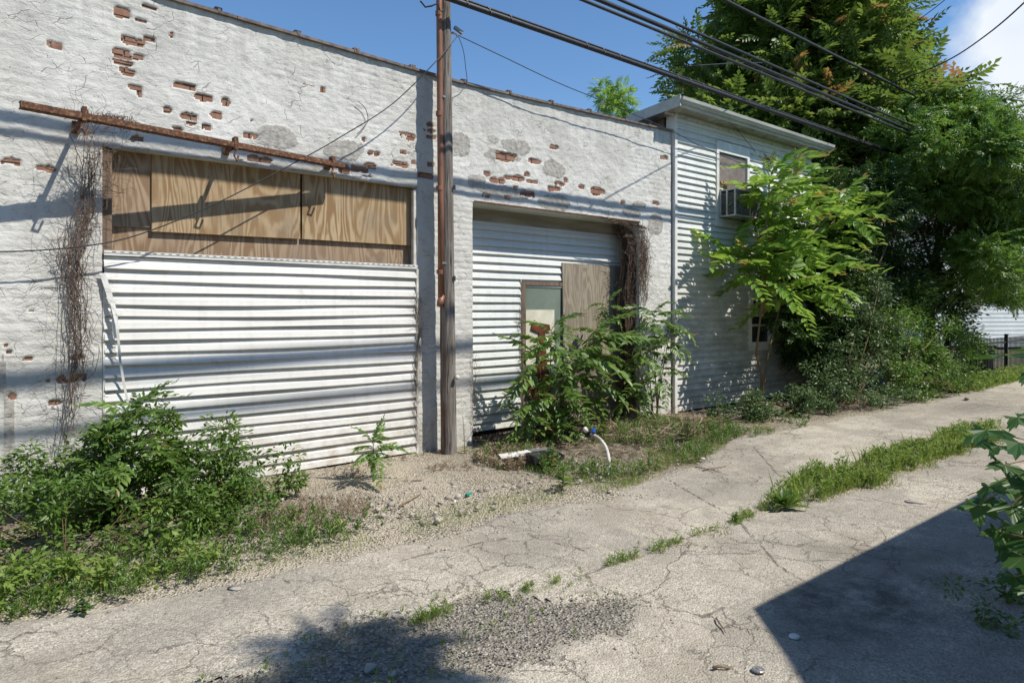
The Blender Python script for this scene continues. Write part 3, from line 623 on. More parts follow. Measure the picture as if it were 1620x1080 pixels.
b = MB(); b.box((3.0,.15,topz1+.04),(3.04,.19,3.07)); bp(b,'window_frame',M['frame'])
# loose bent trim at the left of the siding
def strip(pts, w, th=.003, dirv=Vector((1,0,0))):
    mb = MB()
    for i,p in enumerate(pts):
        p = Vector(p); mb.v += [tuple(p-dirv*w/2), tuple(p+dirv*w/2), tuple(p+dirv*w/2+Vector((0,th,0))), tuple(p-dirv*w/2+Vector((0,th,0)))]
    for i in range(len(pts)-1):
        a=4*i
        for j in range(4): mb.face((a+j,a+(j+1)%4,a+4+(j+1)%4,a+4+j))
    return mb
lt = empty('bent_trim_strip', P(178,520,-.08), 0, 'bent perforated white vinyl strip peeling off the left edge of the siding', 'trim strip')
o0 = lt.location
pts = [P(162,432,-.03),P(172,462,-.05),P(181,495,-.07),P(184,535,-.07)]
mb = strip([p-o0 for p in pts], .045); mb.build('face_strip', M['white'], lt)
pts = [P(176,478,-.07),P(186,520,-.10),P(190,570,-.08),P(197,612,-.06),P(203,640,-.05)]
mb = strip([p-o0 for p in pts], .02); mb.build('torn_edge', M['white'], lt)
for i in range(9):
    a = P(164+1.6*i,455+14*i,-.02)-o0; mb = MB(); mb.tube([a, a+Vector((.03,-.012,-.01)), a+Vector((.05,-.0,-.035)), a+Vector((.045,0,-.06))], .004, 4); mb.build('nail_tab', M['white'], lt)
# second bay : recessed siding, door, panel
YR = .385
zz = .10; k = 100
dL, dR = P(823,500,YR).x, P(900,500,YR).x; dT = P(850,446,YR).z
while zz < 2.76:
    if zz+.1 < dT: course(4.90, dL-.008, zz, YR, M['siding2'], bld, BI, .1045, .003, k)
    else: course(4.90, 8.02, zz, YR, M['siding2'], bld, BI, .1045, .003, k)
    if zz+.1 < dT: course(dR+.01, 8.02, zz, YR, M['siding2'], bld, BI, .1045, .003, k+50)
    zz += .1045; k += 1
b = MB(); b.box((4.90,YR+.003,.05),(8.03,YR+.016,zz)); bp(b,'siding_sheathing',M['dark'])
b = MB(); b.box((dL-.012,YR-.03,.08),(dL+.0,YR+.0,dT+.03)); bp(b,'trim_channel',M['offwhite'])
door = empty('door', Vector(((dL+dR)/2,YR-.03,0))-BI); door.parent = bld
def dp(mb,name,mat): 
    mb.v = [(v[0]-(dL+dR)/2, v[1]-(YR-.03), v[2]) for v in mb.v]; return mb.build(name,mat,door)
b = MB(); b.box((dL,YR-.045,.05),(dL+.055,YR-.005,dT)); dp(b,'frame',M['frame'])
b = MB(); b.box((dL+.055,YR-.045,dT-.05),(dR,YR-.005,dT)); dp(b,'frame',M['frame'])
b = MB(); b.box((dR,YR-.045,.05),(dR+.05,YR-.005,dT)); dp(b,'frame',M['frame'])
b = MB(); b.box((dL+.055,YR-.02,.06),(dR,YR-.006,dT-.05)); dp(b,'glass_panel',M['doorgreen'])
a=P(832,490,YR-.03); c=P(877,540,YR-.03)
b = MB(); b.box((a.x,YR-.03,.9),(c.x,YR-.021,a.z)); dp(b,'cream_panel',M['cream'])
q = P(850,515,YR-.04); b = MB(); b.prism([(q.x-.12,q.z-.05),(q.x-.10,q.z+.03),(q.x+.06,q.z+.035),(q.x+.22,q.z+.01),(q.x+.24,q.z-.07),(q.x+.14,q.z-.09),(q.x+.17,q.z-.5),(q.x+.28,q.z-.9),(q.x+.05,q.z-1.15),(q.x-.2,q.z-.95),(q.x-.02,q.z-.55),(q.x+.03,q.z-.1)], YR-.052, YR-.045)
dp(b,'rusty_plate',M['rustdoor'])
# leaning grey plywood
c0 = P(940,650,.26); pl = MB(); hw = .48; ht = P(940,418,.3).z
x0 = P(893,500,.30).x; x1 = 8.0
ps = empty('plywood_sheet', ((x0+x1)/2,.30,.05), 0, 'tall grey weathered plywood sheet covering the doorway beside the cream panel', 'plywood sheet')
pl.box((x0-(x0+x1)/2,-.009,0),((x1-x0)/2,.009,ht-.05)); o = pl.build('sheet', M['plygrey'], ps); o.rotation_euler = (R_(-1.3),0,0)
nl = MB()
for i in range(7):
    for s in (-.42,.43): nl.tube([(s,-.05+.0,.2+i*.28),(s,-.012,.2+i*.28)],.006,6)
# rusty track rail
rl = empty('rusty_rail', P(285,215,-.3), 0, 'long rusty steel rail with brackets running out above the boarded window', 'rail'); ro = rl.location
A = P(31,166,-.52); B = P(543,263,-.11)
dv = (B-A).normalized(); upv = Vector((0,0,1)); sv = dv.cross(upv).normalized()
def rb(s_,c_,t_,hx,hy,hz): return None
Mid = (A+B)/2; L = (B-A).length/2
mb = MB(); mb.obox(Mid-ro, dv*L, sv*.004, upv*.022); mb.obox(Mid-ro+upv*.024+sv*.0, dv*L, sv*.030, upv*.004); mb.obox(Mid-ro-upv*.024, dv*L, sv*.030, upv*.004)
mb.obox(Mid-ro+sv*.032-upv*.0, dv*L, sv*.003, upv*.022) ; mb.build('rail', M['rust'], rl)
for px,ln in ((128,.10),(373,.07),(537,.03)):
    f = (px-31)/(543-31); f = (P(px,200,-.3).x-A.x)/(B.x-A.x); p = A.lerp(B,f)
    mb = MB(); q = p-ro
    mb.obox(q+Vector((0,-.0,.02)), (.016,0,0),(0,.042,0),(0,0,.055)); mb.obox(q+Vector((.02,(0-p.y)/2,.05)), (.012,0,0),(0,(0-p.y)/2,0),(0,0,.012)); mb.obox(q+Vector((-.02,(0-p.y)/2,-.03)), (.009,0,0),(0,(0-p.y)/2,0),(0,0,.009))
    mb.obox(Vector((p.x,-.012,p.z+.01))-ro,(.028,0,0),(0,.012,0),(0,0,.05)); mb.tube([q+Vector((0,-.02,-.05)),q+Vector((-.02,-.04,-.10)),q+Vector((.01,-.02,-.14)),q+Vector((.03,.0,-.09))],.010,6)
    mb.build('bracket', M['rust'], rl)
# ================================================================== UTILITY POLE
up = G(712,720); ux,uy = up.x, -.21
pole = empty('utility_pole', (ux,uy,0), 0, 'weathered grey wooden utility pole with brown conduit in front of the white wall', 'utility pole')
mb = MB(); n = 40; nn_ = 14; rr = random.Random(4); rid = [rr.uniform(.93,1.06) for _ in range(nn_)]
for i in range(n+1):
    z = -.1+8.1*i/n; lean = -.012*z
    for k in range(nn_):
        a = 2*math.pi*k/nn_; r = (.094-.0042*z)*rid[k]*(1+rr.uniform(-.02,.02)); mb.v.append((lean+math.cos(a)*r, math.sin(a)*r, z))
for i in range(n):
    for k in range(nn_): a=i*nn_+k; b2=i*nn_+(k+1)%nn_; mb.face((a,b2,b2+nn_,a+nn_))
mb.face(tuple(n*nn_+k for k in range(nn_))); mb.build('shaft', M['wood'], pole, True)
zc_ = P(698,470,-.25).z; cx_ = P(697,300,-.24).x-ux
mb = MB(); mb.tube([(cx_+.025,-.02,zc_+.02),(cx_+.0,-.025,zc_-.06),(cx_-.02,-.03,zc_-.10)],[.037,.039,.030],10); mb.build('conduit_elbow', M['pipe'], pole, True)
mb = MB(); mb.tube([(cx_+.012,-.02,zc_+.0),(cx_+.010,-.02,zc_+1.0),(cx_-.008,-.02,zc_+3),(cx_-.04,-.02,8)],[.036]*4,12); mb.build('conduit', M['pipe'], pole, True)
for z in (P(697,180,-.24).z, P(697,22,-.24).z, P(697,430,-.24).z, 3.05):
    mb = MB(); mb.tube([(cx_-.006*(z-2),-.02,z-.025),(cx_-.006*(z-2),-.02,z+.025)],.0395,12); mb.build('conduit_coupling', M['pipe'], pole, False)
for z in (P(697,153,-.24).z,2.2):
    mb = MB(); mb.obox((.01+cx_/2,-.055,z),(.075,0,0),(0,.006,0),(0,0,.012)); mb.build('strap', M['metal'], pole)
kp = P(715,597,-.32); mb = MB(); mb.tube([(.02,-.09,kp.z),(.02,-.125,kp.z)],.012,8); mb.tube([(.02,-.12,kp.z),(.02,-.150,kp.z)],[.032,.024],10); mb.build('knob', M['hose'], pole, True)
mb = MB()
for z in (P(715,440,-.3).z, 3.07): mb.box((-.008,-.093,z-.03),(.025,-.086,z+.025)); 
mb.build('nail_plate', M['black'], pole)
hp = P(722,52,-.28); hx = hp.x-ux
mb = MB(); mb.obox((hx+.035,-.06,hp.z+.04),(.055,0,-.02),(0,.018,0),(.006,0,.016)); mb.tube([(hx-.06,-.03,hp.z+.0),(hx+.0,-.06,hp.z-.01),(hx+.03,-.06,hp.z-.04)],.012,6); mb.build('wire_hook', M['metal'], pole)
mb = MB(); pz = P(660,0,-.3).z
mb.tube([(-.42,-.05,pz+.02),(-.36,-.06,pz-.035),(-.28,-.06,pz-.0),(-.2,-.06,pz+.05),(-.15,-.05,pz-.03),(-.1,-.04,pz+.02)],.010,6); mb.build('cable_loop', M['cable'], pole)
mb = MB(); mb.obox((0,-.12,6.9),(1.0,0,0),(0,.045,0),(0,0,.055)); mb.build('cross_arm', M['wood'], pole)
# ================================================================== WIRES
def wire(pts, r, label, n=6, sag=0, lash=False, segs=24, name='overhead_wire', group=None, cat='wire'):
    pts = [Vector(p) for p in pts]; out = []
    if len(pts) == 2:
        for i in range(segs+1):
            f = i/segs; p = pts[0].lerp(pts[1], f); p.z -= sag*4*f*(1-f); out.append(p)
    else:     # catmull-rom
        q = [pts[0]]+pts+[pts[-1]]
        for i in range(1,len(q)-2):
            for k in range(6):
                t=k/6; out.append(.5*((2*q[i])+(q[i+1]-q[i-1])*t+(2*q[i-1]-5*q[i]+4*q[i+1]-q[i+2])*t*t+(3*q[i]-q[i-1]-3*q[i+1]+q[i+2])*t**3))
        out.append(pts[-1])
    o0 = out[0].copy(); mb = MB(); loc = [p-o0 for p in out]
    if not lash:
        mb.tube(loc, r, n); o = mb.build(name, M['cable'], None, True); o.location = o0; tag(o, label, cat, group); return o
    e = empty(name, o0, 0, label, cat, group)
    mb.tube(loc, r, 8); mb.build('cable', M['cable'], e, True)
    mb = MB(); mb.tube([p+Vector((0,-.004,r*1.35)) for p in loc], r*.42, 6); mb.build('support_strand', M['cable'], e, True)
    mb = MB(); L = (out[-1]-out[0]).length; k = int(L/.32); 
    for c in range(1,k):
        f = c/k*(len(loc)-1); i = min(int(f),len(loc)-2); p = loc[i].lerp(loc[i+1], f-i); d = (loc[i+1]-loc[i]).normalized(); up_ = Vector((0,0,1))
        if (c//3)%2: continue
        lp = [p+d*(-.09+.18*a/8)+ (up_*math.cos(a*.8-1.8)+d.cross(up_)*math.sin(a*.8-1.8))*r*1.25+up_*r*.4 for a in range(9)]
        mb.tube(lp, .0035, 4)
    tag(mb.build('lashing', M['metal'], e), kind='stuff'); return e
def par(x, slope, p):   # line parallel to the facade at distance p from it, seen with this slope from the vanishing point
    q = CD-p; return CH + slope*q/math.sin(TH)
def parline(slope, p, x0, x1): z = par(0,slope,p); return [(x0,-p,z),(x1,-p,z)]
G1 = 'thin wires over the alley'
wire(parline(.349,.42,-9,38), .034, 'thick black lashed cable running from the pole over the house eave', lash=True, sag=.0, segs=40, name='overhead_cable', cat='cable')
wire(parline(.4087,1.35,-12,38), .020, 'lowest of the three close wires crossing the tree top')
wire(parline(.4177,1.33,-12,38), .028, 'thick middle wire of the three crossing the tree top', segs=30)
wire(parline(.4302,1.37,-12,38), .020, 'uppermost of the three close wires crossing the tree top')
wire([T(1080,105,9),T(1210,100,11),T(1225,118,11.3),T(1290,150,12.5)],.008,'slack loop of thin wire hanging off the three close wires', n=5)
wire(parline(.503,.85,-12,38), .026, 'dark wire crossing the upper tree crown at the top right')
wire([T(1330,157,15),T(1420,128,13),T(1495,98,11),T(1560,56,9.5),T(1625,0,8.3),T(1700,-80,7)], .011, 'single wire rising steeply to the top right corner')
wire([T(1380,72,15),T(1440,40,13.5),T(1500,-4,12),T(1560,-60,11)], .008, 'short thin wire leaving the top of the frame over the tall tree')
wire([T(1560,200,15),T(1600,175,13),T(1660,150,11)], .007, 'thin wire at the right edge above the locust crown')
def shw(x, z, t): return Vector((x,0,z))+sdir*t
for (za,zb,r_,lb) in ((.98,1.30,.05,'thick cable passing high over the viewpoint, the upper of two'),(.55,.85,.028,'thinner cable passing high over the viewpoint, the lower of two')):
    a_, b_ = shw(-4,za,6), shw(7,zb,10); dd = (b_-a_)
    wire([a_-dd*.35, b_+dd*2.2], r_, lb, n=8)
e1 = Vector((ux+hx+.03,uy-.06,hp.z-.02))
wire([e1]+[P(x,y,Y) for x,y,Y in ((690,97,-.34),(620,165,-.26),(540,216,-.22),(480,250,-.2),(350,318,-.19),(240,364,-.18),(163,385,-.17),(60,396,-.16),(-60,399,-.14))], .006, 'thin wire drooping left from the pole across the boarded window', n=5)
wire([e1]+[P(x,y,Y) for x,y,Y in ((800,92,-.26),(880,130,-.25),(960,163,-.22),(1062,207,-.18),(1110,232,-.14),(1180,262,-.06))], .006, 'thin wire running right from the pole to the house wall', n=5)
wire([e1]+[P(x,y,Y) for x,y,Y in ((733,80,-.25),(737,110,-.2),(739,128,-.1),(737,133,-.02))], .004, 'thin wire tail dropping from the pole hook to the parapet', n=5)
wire([P(x,y,-.12) for x,y in ((1150,185),(1180,222),(1215,262),(1250,290))], .005, 'thin wire slanting down the house wall from the eave', n=5)
wire([P(x,y,-.03) for x,y in ((566,160),(578,172),(582,190),(575,202),(565,212))], .004, 'short curl of wire against the white wall left of the pole', n=5)
# ================================================================== HOUSE
HX0, HX1, HY = 8.84, 13.25, -.02
HI = Vector((12,0,0))
house = empty('siding_house', HI, 0, 'two storey house clad in pale green-white vinyl siding with overhanging eave', 'house')
def hp_(mb, name, mat, parent=house, off=HI, smooth=False):
    mb.v = [(v[0]-off.x,v[1]-off.y,v[2]-off.z) for v in mb.v]; return mb.build(name,mat,parent,smooth)
eL = P(1050,163,-.0); EZ = P(1064,178,0).z   # soffit height
wins = [ (P(1129,300).x, P(1181,300).x, P(1135,350).z, P(1135,232).z), (P(1181,500).x, P(1216,500).x, P(1195,545).z, P(1195,468).z) ]
b = MB(); b.box((HX0+.02,HY+.022,0),(HX1,6.5,EZ)); hp_(b,'wall',M['dark'])
zz = .06; k = 300
while zz < EZ-.02:
    segs_ = [(HX0+.055,HX1)]
    for (a,c,z0,z1) in wins:
        if zz+.1 > z0 and zz < z1-.02:
            ns = []
            for s,e in segs_:
                if a < e and c > s: ns += [(s,a),(c,e)]
                else: ns.append((s,e))
            segs_ = ns
    for s,e in segs_:
        if e-s > .05:
            cut = s+3.66*((k*.37)%1+.2)
            if cut < e-.3: course(s,cut,zz,HY,M['siding3'],house,HI,.1045,.002,k); course(cut-.02,e,zz,HY-.0015,M['siding3'],house,HI,.1045,.002,k+1)
            else: course(s,e,zz,HY,M['siding3'],house,HI,.1045,.002,k)
    zz += .1045; k += 1
b = MB(); b.box((HX0,-.055,0),(HX0+.06,HY+.02,EZ)); b.box((HX0-.0,HY+.02,0),(HX0+.018,.12,EZ)); hp_(b,'corner_trim',M['white'])
b = MB(); b.box((HX0,.16,0),(HX0+.016,.40,EZ)); hp_(b,'corner_trim',M['frame'])
# west side boards above the flat roof
for i in range(7):
    z0 = 4.05+i*.12
    if z0 < EZ-.05:
        b = MB(); b.v = [(HX0-.012,.40,z0),(HX0-.012,6.4,z0),(HX0+.01,6.4,z0+.118),(HX0+.01,.40,z0+.118)]; b.face((0,3,2,1)); b.box((HX0+.012,.40,z0),(HX0+.0185,6.4,z0+.118)); hp_(b,'side_board',M['siding3'])
# eave : soffit, frieze shadow line, gutter, fascia, roof sloping to the back
ov = .30; zE = EZ
b = MB(); b.box((HX0-.22,-ov,zE),(HX1+.2,HY+.05,zE+.02)); hp_(b,'soffit',M['soffit'])
b = MB(); b.box((HX0-.22,-.045,zE-.07),(HX1,HY,zE-.002)); hp_(b,'frieze_board',M['offwhite'])
b = MB(); b.box((HX0-.24,-ov-.02,zE-.02),(HX1+.22,-ov,zE+.11)); hp_(b,'fascia',M['gutter'])
prof = [(-ov-.022,zE+.02),(-ov-.06,zE+.025),(-ov-.07,zE+.05),(-ov-.09,zE+.07),(-ov-.10,zE+.115),(-ov-.094,zE+.115),(-ov-.022,zE+.105)]
b = MB(); nP = len(prof)
for x in (HX0-.25,HX1+.23): b.v += [(x,y,z) for y,z in prof]
b.face(tuple(range(nP))); b.face(tuple(reversed(range(nP,2*nP))))
for i in range(nP): j=(i+1)%nP; b.face((i,i+nP,j+nP,j))
hp_(b,'gutter',M['gutter'])
drop = .60
def slab(pts, name, mat):
    b = MB(); b.v = pts; 
    for f in ((3,2,1,0),(4,5,6,7),(0,1,5,4),(1,2,6,5),(2,3,7,6),(3,0,4,7)): b.face(f)
    return hp_(b,name,mat)
Yb = 6.9
slab([(HX0-.25,-ov-.03,zE+.115),(HX1+.25,-ov-.03,zE+.115),(HX1+.25,Yb,zE+.10-drop),(HX0-.25,Yb,zE+.10-drop),(HX0-.25,-ov-.03,zE+.135),(HX1+.25,-ov-.03,zE+.135),(HX1+.25,Yb,zE+.13-drop),(HX0-.25,Yb,zE+.13-drop)],'roof',M['roof'])
slab([(HX0-.27,-ov-.05,zE-.02),(HX0-.245,-ov-.05,zE-.02),(HX0-.245,Yb,zE-.02-drop),(HX0-.27,Yb,zE-.02-drop),(HX0-.27,-ov-.05,zE+.14),(HX0-.245,-ov-.05,zE+.14),(HX0-.245,Yb,zE+.14-drop),(HX0-.27,Yb,zE+.14-drop)],'rake_board',M['gutter'])
slab([(HX0-.245,-ov,zE-.012),(HX0+.0,-ov,zE-.012),(HX0+.0,Yb,zE-.012-drop),(HX0-.245,Yb,zE-.012-drop),(HX0-.245,-ov,zE-.004),(HX0+.0,-ov,zE-.004),(HX0,Yb,zE-.004-drop),(HX0-.245,Yb,zE-.004-drop)],'soffit',M['soffit'])
# windows
def window(a,c,z0,z1,first):
    w = empty('window', Vector((a,HY,z0))-HI); w.parent = house; off = Vector((a,HY,z0))
    def wp(b,nm,mat): b.v = [(v[0]-off.x,v[1]-off.y,v[2]-off.z) for v in b.v]; return b.build(nm,mat,w)
    for q in ((a,c,z1-.10,z1+.08),(a,c,z0-.10,z0+.05)): b = MB(); b.box((q[0],HY-.045,q[2]),(q[1],HY+.02,q[3])); wp(b,'frame',M['white'])
    for q in ((a,a+.07),(c-.07,c)): b = MB(); b.box((q[0],HY-.045,z0+.05),(q[1],HY+.02,z1-.10)); wp(b,'frame',M['white'])
    b = MB(); b.box((a+.07,HY+.004,z0+.05),(c-.07,HY+.018,z1-.10)); wp(b,'pane',M['glass'])
    mz = (z0+z1)/2-.08; b = MB(); b.box((a+.07,HY-.025,mz-.03),(c-.07,HY+.003,mz+.01)); wp(b,'sash_rail',M['offwhite'])
    if first:
        b = MB(); b.box((a+.075,HY-.006,mz+.02),(c-.075,HY+.0,z1-.13)); wp(b,'blind',M['blind'])
        b = MB(); x0,x1_,q0,q1 = a+.075,c-.075,mz+.02,z1-.12; 
        st = .045; L = (x1_-x0)+(q1-q0); t = -(q1-q0)
        while t < (x1_-x0):
            for sgn in (1,-1):
                # clipped diagonals
                pa = []; 
                for (u) in (0,1):
                    zz_ = q0 if u==0 else q1; xx = x0+t+(zz_-q0) 
                    pa.append([xx,zz_])
                (xa,za),(xb_,zb) = pa
                if xa < x0: za += x0-xa; xa = x0
                if xb_ > x1_: zb -= xb_-x1_; xb_ = x1_
                if xb_-xa > .01:
                    if sgn < 0: xa, xb_ = x0+x1_-xa, x0+x1_-xb_
                    b.tube([(xa,HY-.018,za),(xb_,HY-.018,zb)],.0042,4)
            t += st
        wp(b,'grille',M['metal'])
    return w
window(*wins[0],True); window(*wins[1],False)
def acunit(x0, x1, z0, z1, dp_, label):
    e = empty('air_conditioner', ((x0+x1)/2,HY-.01,z0), 0, label, 'air conditioner', 'window air conditioners on the house')
    w = (x1-x0)/2; h = z1-z0; y0 = -.04; y1 = -dp_
    def ap(b,nm,mat): return b.build(nm,mat,e)
    b = MB(); b.box((-w,y1,h-.02),(w,y0,h)); b.box((-w,y1,0),(w,y0,.02)); ap(b,'casing',M['acwhite'])
    t=.026
    for x in (-w,w-t):
        for y in (y1,y0-t,(y0+y1)/2): b = MB(); b.box((x,y,.02),(x+t,y+t,h-.02)); ap(b,'corner_post',M['acwhite'])
    b = MB(); b.box((-.01,y1+.001,.02),(.006,y1+t,h-.02)); ap(b,'corner_post',M['acwhite'])
    b = MB(); b.box((-w+.03,y1+.03,.025),(w-.03,y0,h-.025)); ap(b,'core',M['dark'])
    for s in (-1,1):
        b = MB(); n=int((h-.06)/.022)
        for i in range(n): z=.03+i*.022; b.box((s*(w-.006)-.004,y1+t+.002,z),(s*(w-.006)+.004,y0-t-.002,z+.009))
        ap(b,'side_louvre',M['fin'])
    b = MB(); x=-w+.03
    while x < w-.03: b.box((x,y1+.008,.025),(x+.006,y1+.028,h-.025)); x += .016
    ap(b,'coil_fins',M['fin']); return e
a,c,z0,z1 = wins[0]; acunit(a+.07,c-.03,z0+.06,P(1138,303).z,.34,'large window air conditioner jutting from the upper window of the house')
a,c,z0,z1 = wins[1]; zt=P(1195,474).z; acunit(a+.05,c-.04,zt-.30,zt,.26,'small window air conditioner in the shaded lower window behind the sapling')
# ================================================================== FENCES, FAR THINGS
fx0, fx1, fy, fh = 15.6, 24.0, -1.35, .98
fn = empty('iron_fence', (fx0,fy,0), 0, 'black iron picket fence along the far side of the alley edge', 'fence')
b = MB(); b.box((0,-.012,.10),(fx1-fx0,.012,.14)); b.build('rail',M['iron'],fn)
b = MB(); b.box((0,-.012,fh-.14),(fx1-fx0,.012,fh-.10)); b.build('rail',M['iron'],fn)
pk = MB().box((-.008,-.008,.03),(.008,.008,fh)).mesh('picket',M['iron'])
i = 0; x = .06
while x < fx1-fx0: link('picket', pk, fn, (x,0,0)); x += .105
pst = MB().box((-.035,-.035,0),(.035,.035,fh+.06)); pst.box((-.042,-.042,fh+.06),(.042,.042,fh+.08)); pst = pst.mesh('post',M['iron'])
for px in (1500,1544,1592,1650): link('post', pst, fn, (P(px,560,fy).x-fx0,0,0))
bp_ = P(1558,560,-1.0)
b = MB(); b.v=[(-.22,-.2,0),(.22,-.2,0),(.22,.2,0),(-.22,.2,0),(-.27,-.25,.72),(.27,-.25,.72),(.27,.25,.72),(-.27,.25,.72)]
for f in ((3,2,1,0),(4,5,6,7),(0,1,5,4),(1,2,6,5),(2,3,7,6),(3,0,4,7)): b.face(f)
te = empty('trash_bin', (bp_.x,-.9,0), 0, 'black wheeled bin standing behind the iron fence', 'bin'); b.build('bin_body',M['black'],te); MB().box((-.29,-.28,.725),(.29,.27,.77)).build('lid',M['black'],te)
for s in (-.2,.2):
    MB().tube([(s-.03,.24,.09),(s+.03,.24,.09)],.09,12).build('wheel',M['black'],te)
fh_ = empty('far_house', (42,4,0), R_(-28), 'pale white house beyond the iron fence at the right edge', 'house')
MB().box((-8,-3.5,0),(8,8,5.2)).build('wall',M['fardwall'],fh_)
for i in range(26):
    b = MB(); b.box((-8.02,-3.52,.2+i*.19),(8.02,-3.51,.2+i*.19+.015)); b.box((-8.02,-3.52,.2+i*.19),(-8.008,8,.2+i*.19+.015)); b.build('siding_course',M['white'],fh_)
b = MB(); b.v=[(-8.6,-4.1,5.2),(8.6,-4.1,5.2),(8.6,8.6,5.2),(-8.6,8.6,5.2),(-8.6,2.2,8),(8.6,2.2,8)]; [b.face(f) for f in ((0,1,5,4),(2,3,4,5),(0,4,3),(1,2,5),(3,2,1,0))]; b.build('roof',M['roof'],fh_)
for x in (-6,-2.5,1,4.5):
    b = MB(); b.box((x-.55,-3.56,1.6),(x+.55,-3.50,3.0)); wf = b.build('window',M['white'],fh_); MB().box((x-.45,-3.575,1.7),(x+.45,-3.565,2.9)).build('pane',M['glass'],wf)
for y in (-1.2,2.2,5.2):
    b = MB(); b.box((-8.06,y-.5,2.0),(-8.0,y+.5,3.3)); wf = b.build('window',M['white'],fh_); MB().box((-8.075,y-.4,2.1),(-8.063,y+.4,3.2)).build('pane',M['glass'],wf)
# unseen brick house, added behind the viewpoint to block sky light
rh = empty('added_brick_house', (-4.5,-13,0), 0, 'unseen brick house added behind the viewpoint to deepen the shade in the alley', 'house')
MB().box((-9,-4,0),(8,2.2,5.0)).build('wall',M['brick'],rh); MB().box((-9.2,-4.2,5.0),(8.2,2.4,5.2)).build('roof',M['roof'],rh)
for x in (-7,-4,-1,2,5):
    wf = MB().box((x-.5,2.19,1.4),(x+.5,2.25,2.9)).build('window',M['white'],rh); MB().box((x-.42,2.252,1.48),(x+.42,2.262,2.82)).build('pane',M['glass'],wf)
# left neighbour fence
lf = empty('board_fence', (-2.0,.35,0), 0, 'dark board fence glimpsed past the left corner of the white building', 'fence')
for i in range(17): MB().box((-.07,-.01,.02),(.065,.01,1.18)).build('board',M['roof'],lf,loc=(i*.14,0,0))
MB().box((-.1,.012,.9),(2.32,.04,.98)).build('rail',M['frame'],lf)
# garage behind the camera whose roof shades the lower right
tip = G(1190,962); he = 2.6; kx = sdir.x/sdir.z; ky = sdir.y/sdir.z
ex, ey = tip.x+kx*he, tip.y+ky*he
gr = empty('neighbour_garage', (ex+3,ey-2.3,0), 0, 'gabled garage standing behind the viewpoint that shades the lower right of the alley', 'garage')
def gpq(b,nm,mat): b.v=[(v[0]-ex-3,v[1]-ey+2.3,v[2]) for v in b.v]; return b.build(nm,mat,gr)
b = MB(); b.box((ex+.18,ey-4.4,0),(ex+14,ey-.25,he-.05)); gpq(b,'wall',M['brick'])
rx = .95
b = MB(); b.v=[(ex,ey,he-.08),(ex,ey,he),(ex,ey-2.3,he+2.3*rx),(ex,ey-4.6,he),(ex,ey-4.6,he-.08),(ex,ey-2.3,he+2.3*rx-.1)]; b.v += [(x+14.2,y,z) for x,y,z in b.v]
for f in ((0,1,2,5),(5,2,3,4)): b.face(f[::-1]); b.face(tuple(i+6 for i in f))
for i,j in ((0,1),(1,2),(2,3),(3,4),(4,5),(5,0)): b.face((i,j,j+6,i+6))
gpq(b,'roof',M['roof'])
b = MB(); b.v=[(ex+.2,ey-.25,he-.1),(ex+.2,ey-4.4,he-.1),(ex+.2,ey-2.3,he+2.1*rx-.1)]; b.face((0,1,2)); gpq(b,'gable',M['brick'])
# ================================================================== TREES
LEAF = tpl_leaf2(.5,.12); PIN = tpl_pinnate(6,.36,.46,.16,False,1); PINs = tpl_pinnate(5,.34,.46,.12,False,2)
def tree(name, base, top, blobs, nclus, cr, nleaf, tpl, size, mat, label, r0, cat='tree', seed=1, k=16, **kw):
    e = empty(name, base, 0, label, cat); b0 = np.array(base)
    bl = [(np.array(c)-b0, r) for c,r in blobs]
    cs = crown('crown', bl, nclus, cr, nleaf, tpl, size, M[mat], e, seed, **kw)
    limbs((0,0,-.1), tuple(np.array(top)-b0), cs[cs[:,2] > .55*(top[2]-base[2])], r0, e, k, seed); return e
tree('tall_tree', (18.3,3.4,0), (18.3,3.2,9.5), [((17.6,2.6,7.6),(3.0,3.0,2.6)),((18.0,2.8,10.2),(2.3,2.4,2.0)),((16.2,3.0,6.0),(1.9,2.2,1.6)),((19.4,2.4,6.2),(1.7,2.0,2.0)),((16.8,-.7,6.6),(1.1,.8,.7))], 140, .85, 8000, PIN, .60, 'leaf_ailtree', 'tallest tree, olive-green with reddish leaf tips, rising behind the house', .22, seed=11, odd=.045, hang=-.05, k=26)
tree('leafy_tree', (18.6,-.2,0), (18.8,-.6,5), [((16.2,-1.5,5.0),(1.7,1.4,1.1)),((17.8,-1.5,5.1),(1.7,1.4,1.2)),((19.2,-1.5,4.5),(1.5,1.3,1.2)),((21.0,-1.6,4.0),(1.6,1.3,1.2)),((23.5,-1.9,3.6),(2.2,1.3,1.3)),((17.4,-.6,5.9),(1.0,1.0,.7)),((20.6,-1.5,3.0),(1.8,.9,1.0)),((17.6,-1.7,2.7),(1.3,.6,.6)),((19.3,-1.8,2.6),(1.3,.6,.7))], 260, .50, 27000, PINs, .25, 'leaf_loc', 'bright green small-leaved tree at the right overhanging the iron fence', .16, seed=12, k=8, hang=-.15, tshift=.05)
tree('dark_tree', (16.0,.4,0), (16.2,.4,4), [((15.2,.1,3.2),(1.2,.9,1.3)),((16.8,-.3,3.0),(1.5,.9,1.5)),((18.6,-.5,2.8),(1.4,.8,1.4)),((14.6,.2,2.0),(.9,.7,1.5)),((16.0,-.5,1.8),(1.4,.7,1.2)),((18.0,-.7,1.7),(1.6,.6,.9)),((15.0,1.6,4.6),(1.3,1.2,1.2))], 210, .42, 30000, LEAF, .105, 'leaf_dark', 'dark shaded tree filling the gap between the house and the bright tree', .13, seed=13, k=12, hang=-.1)
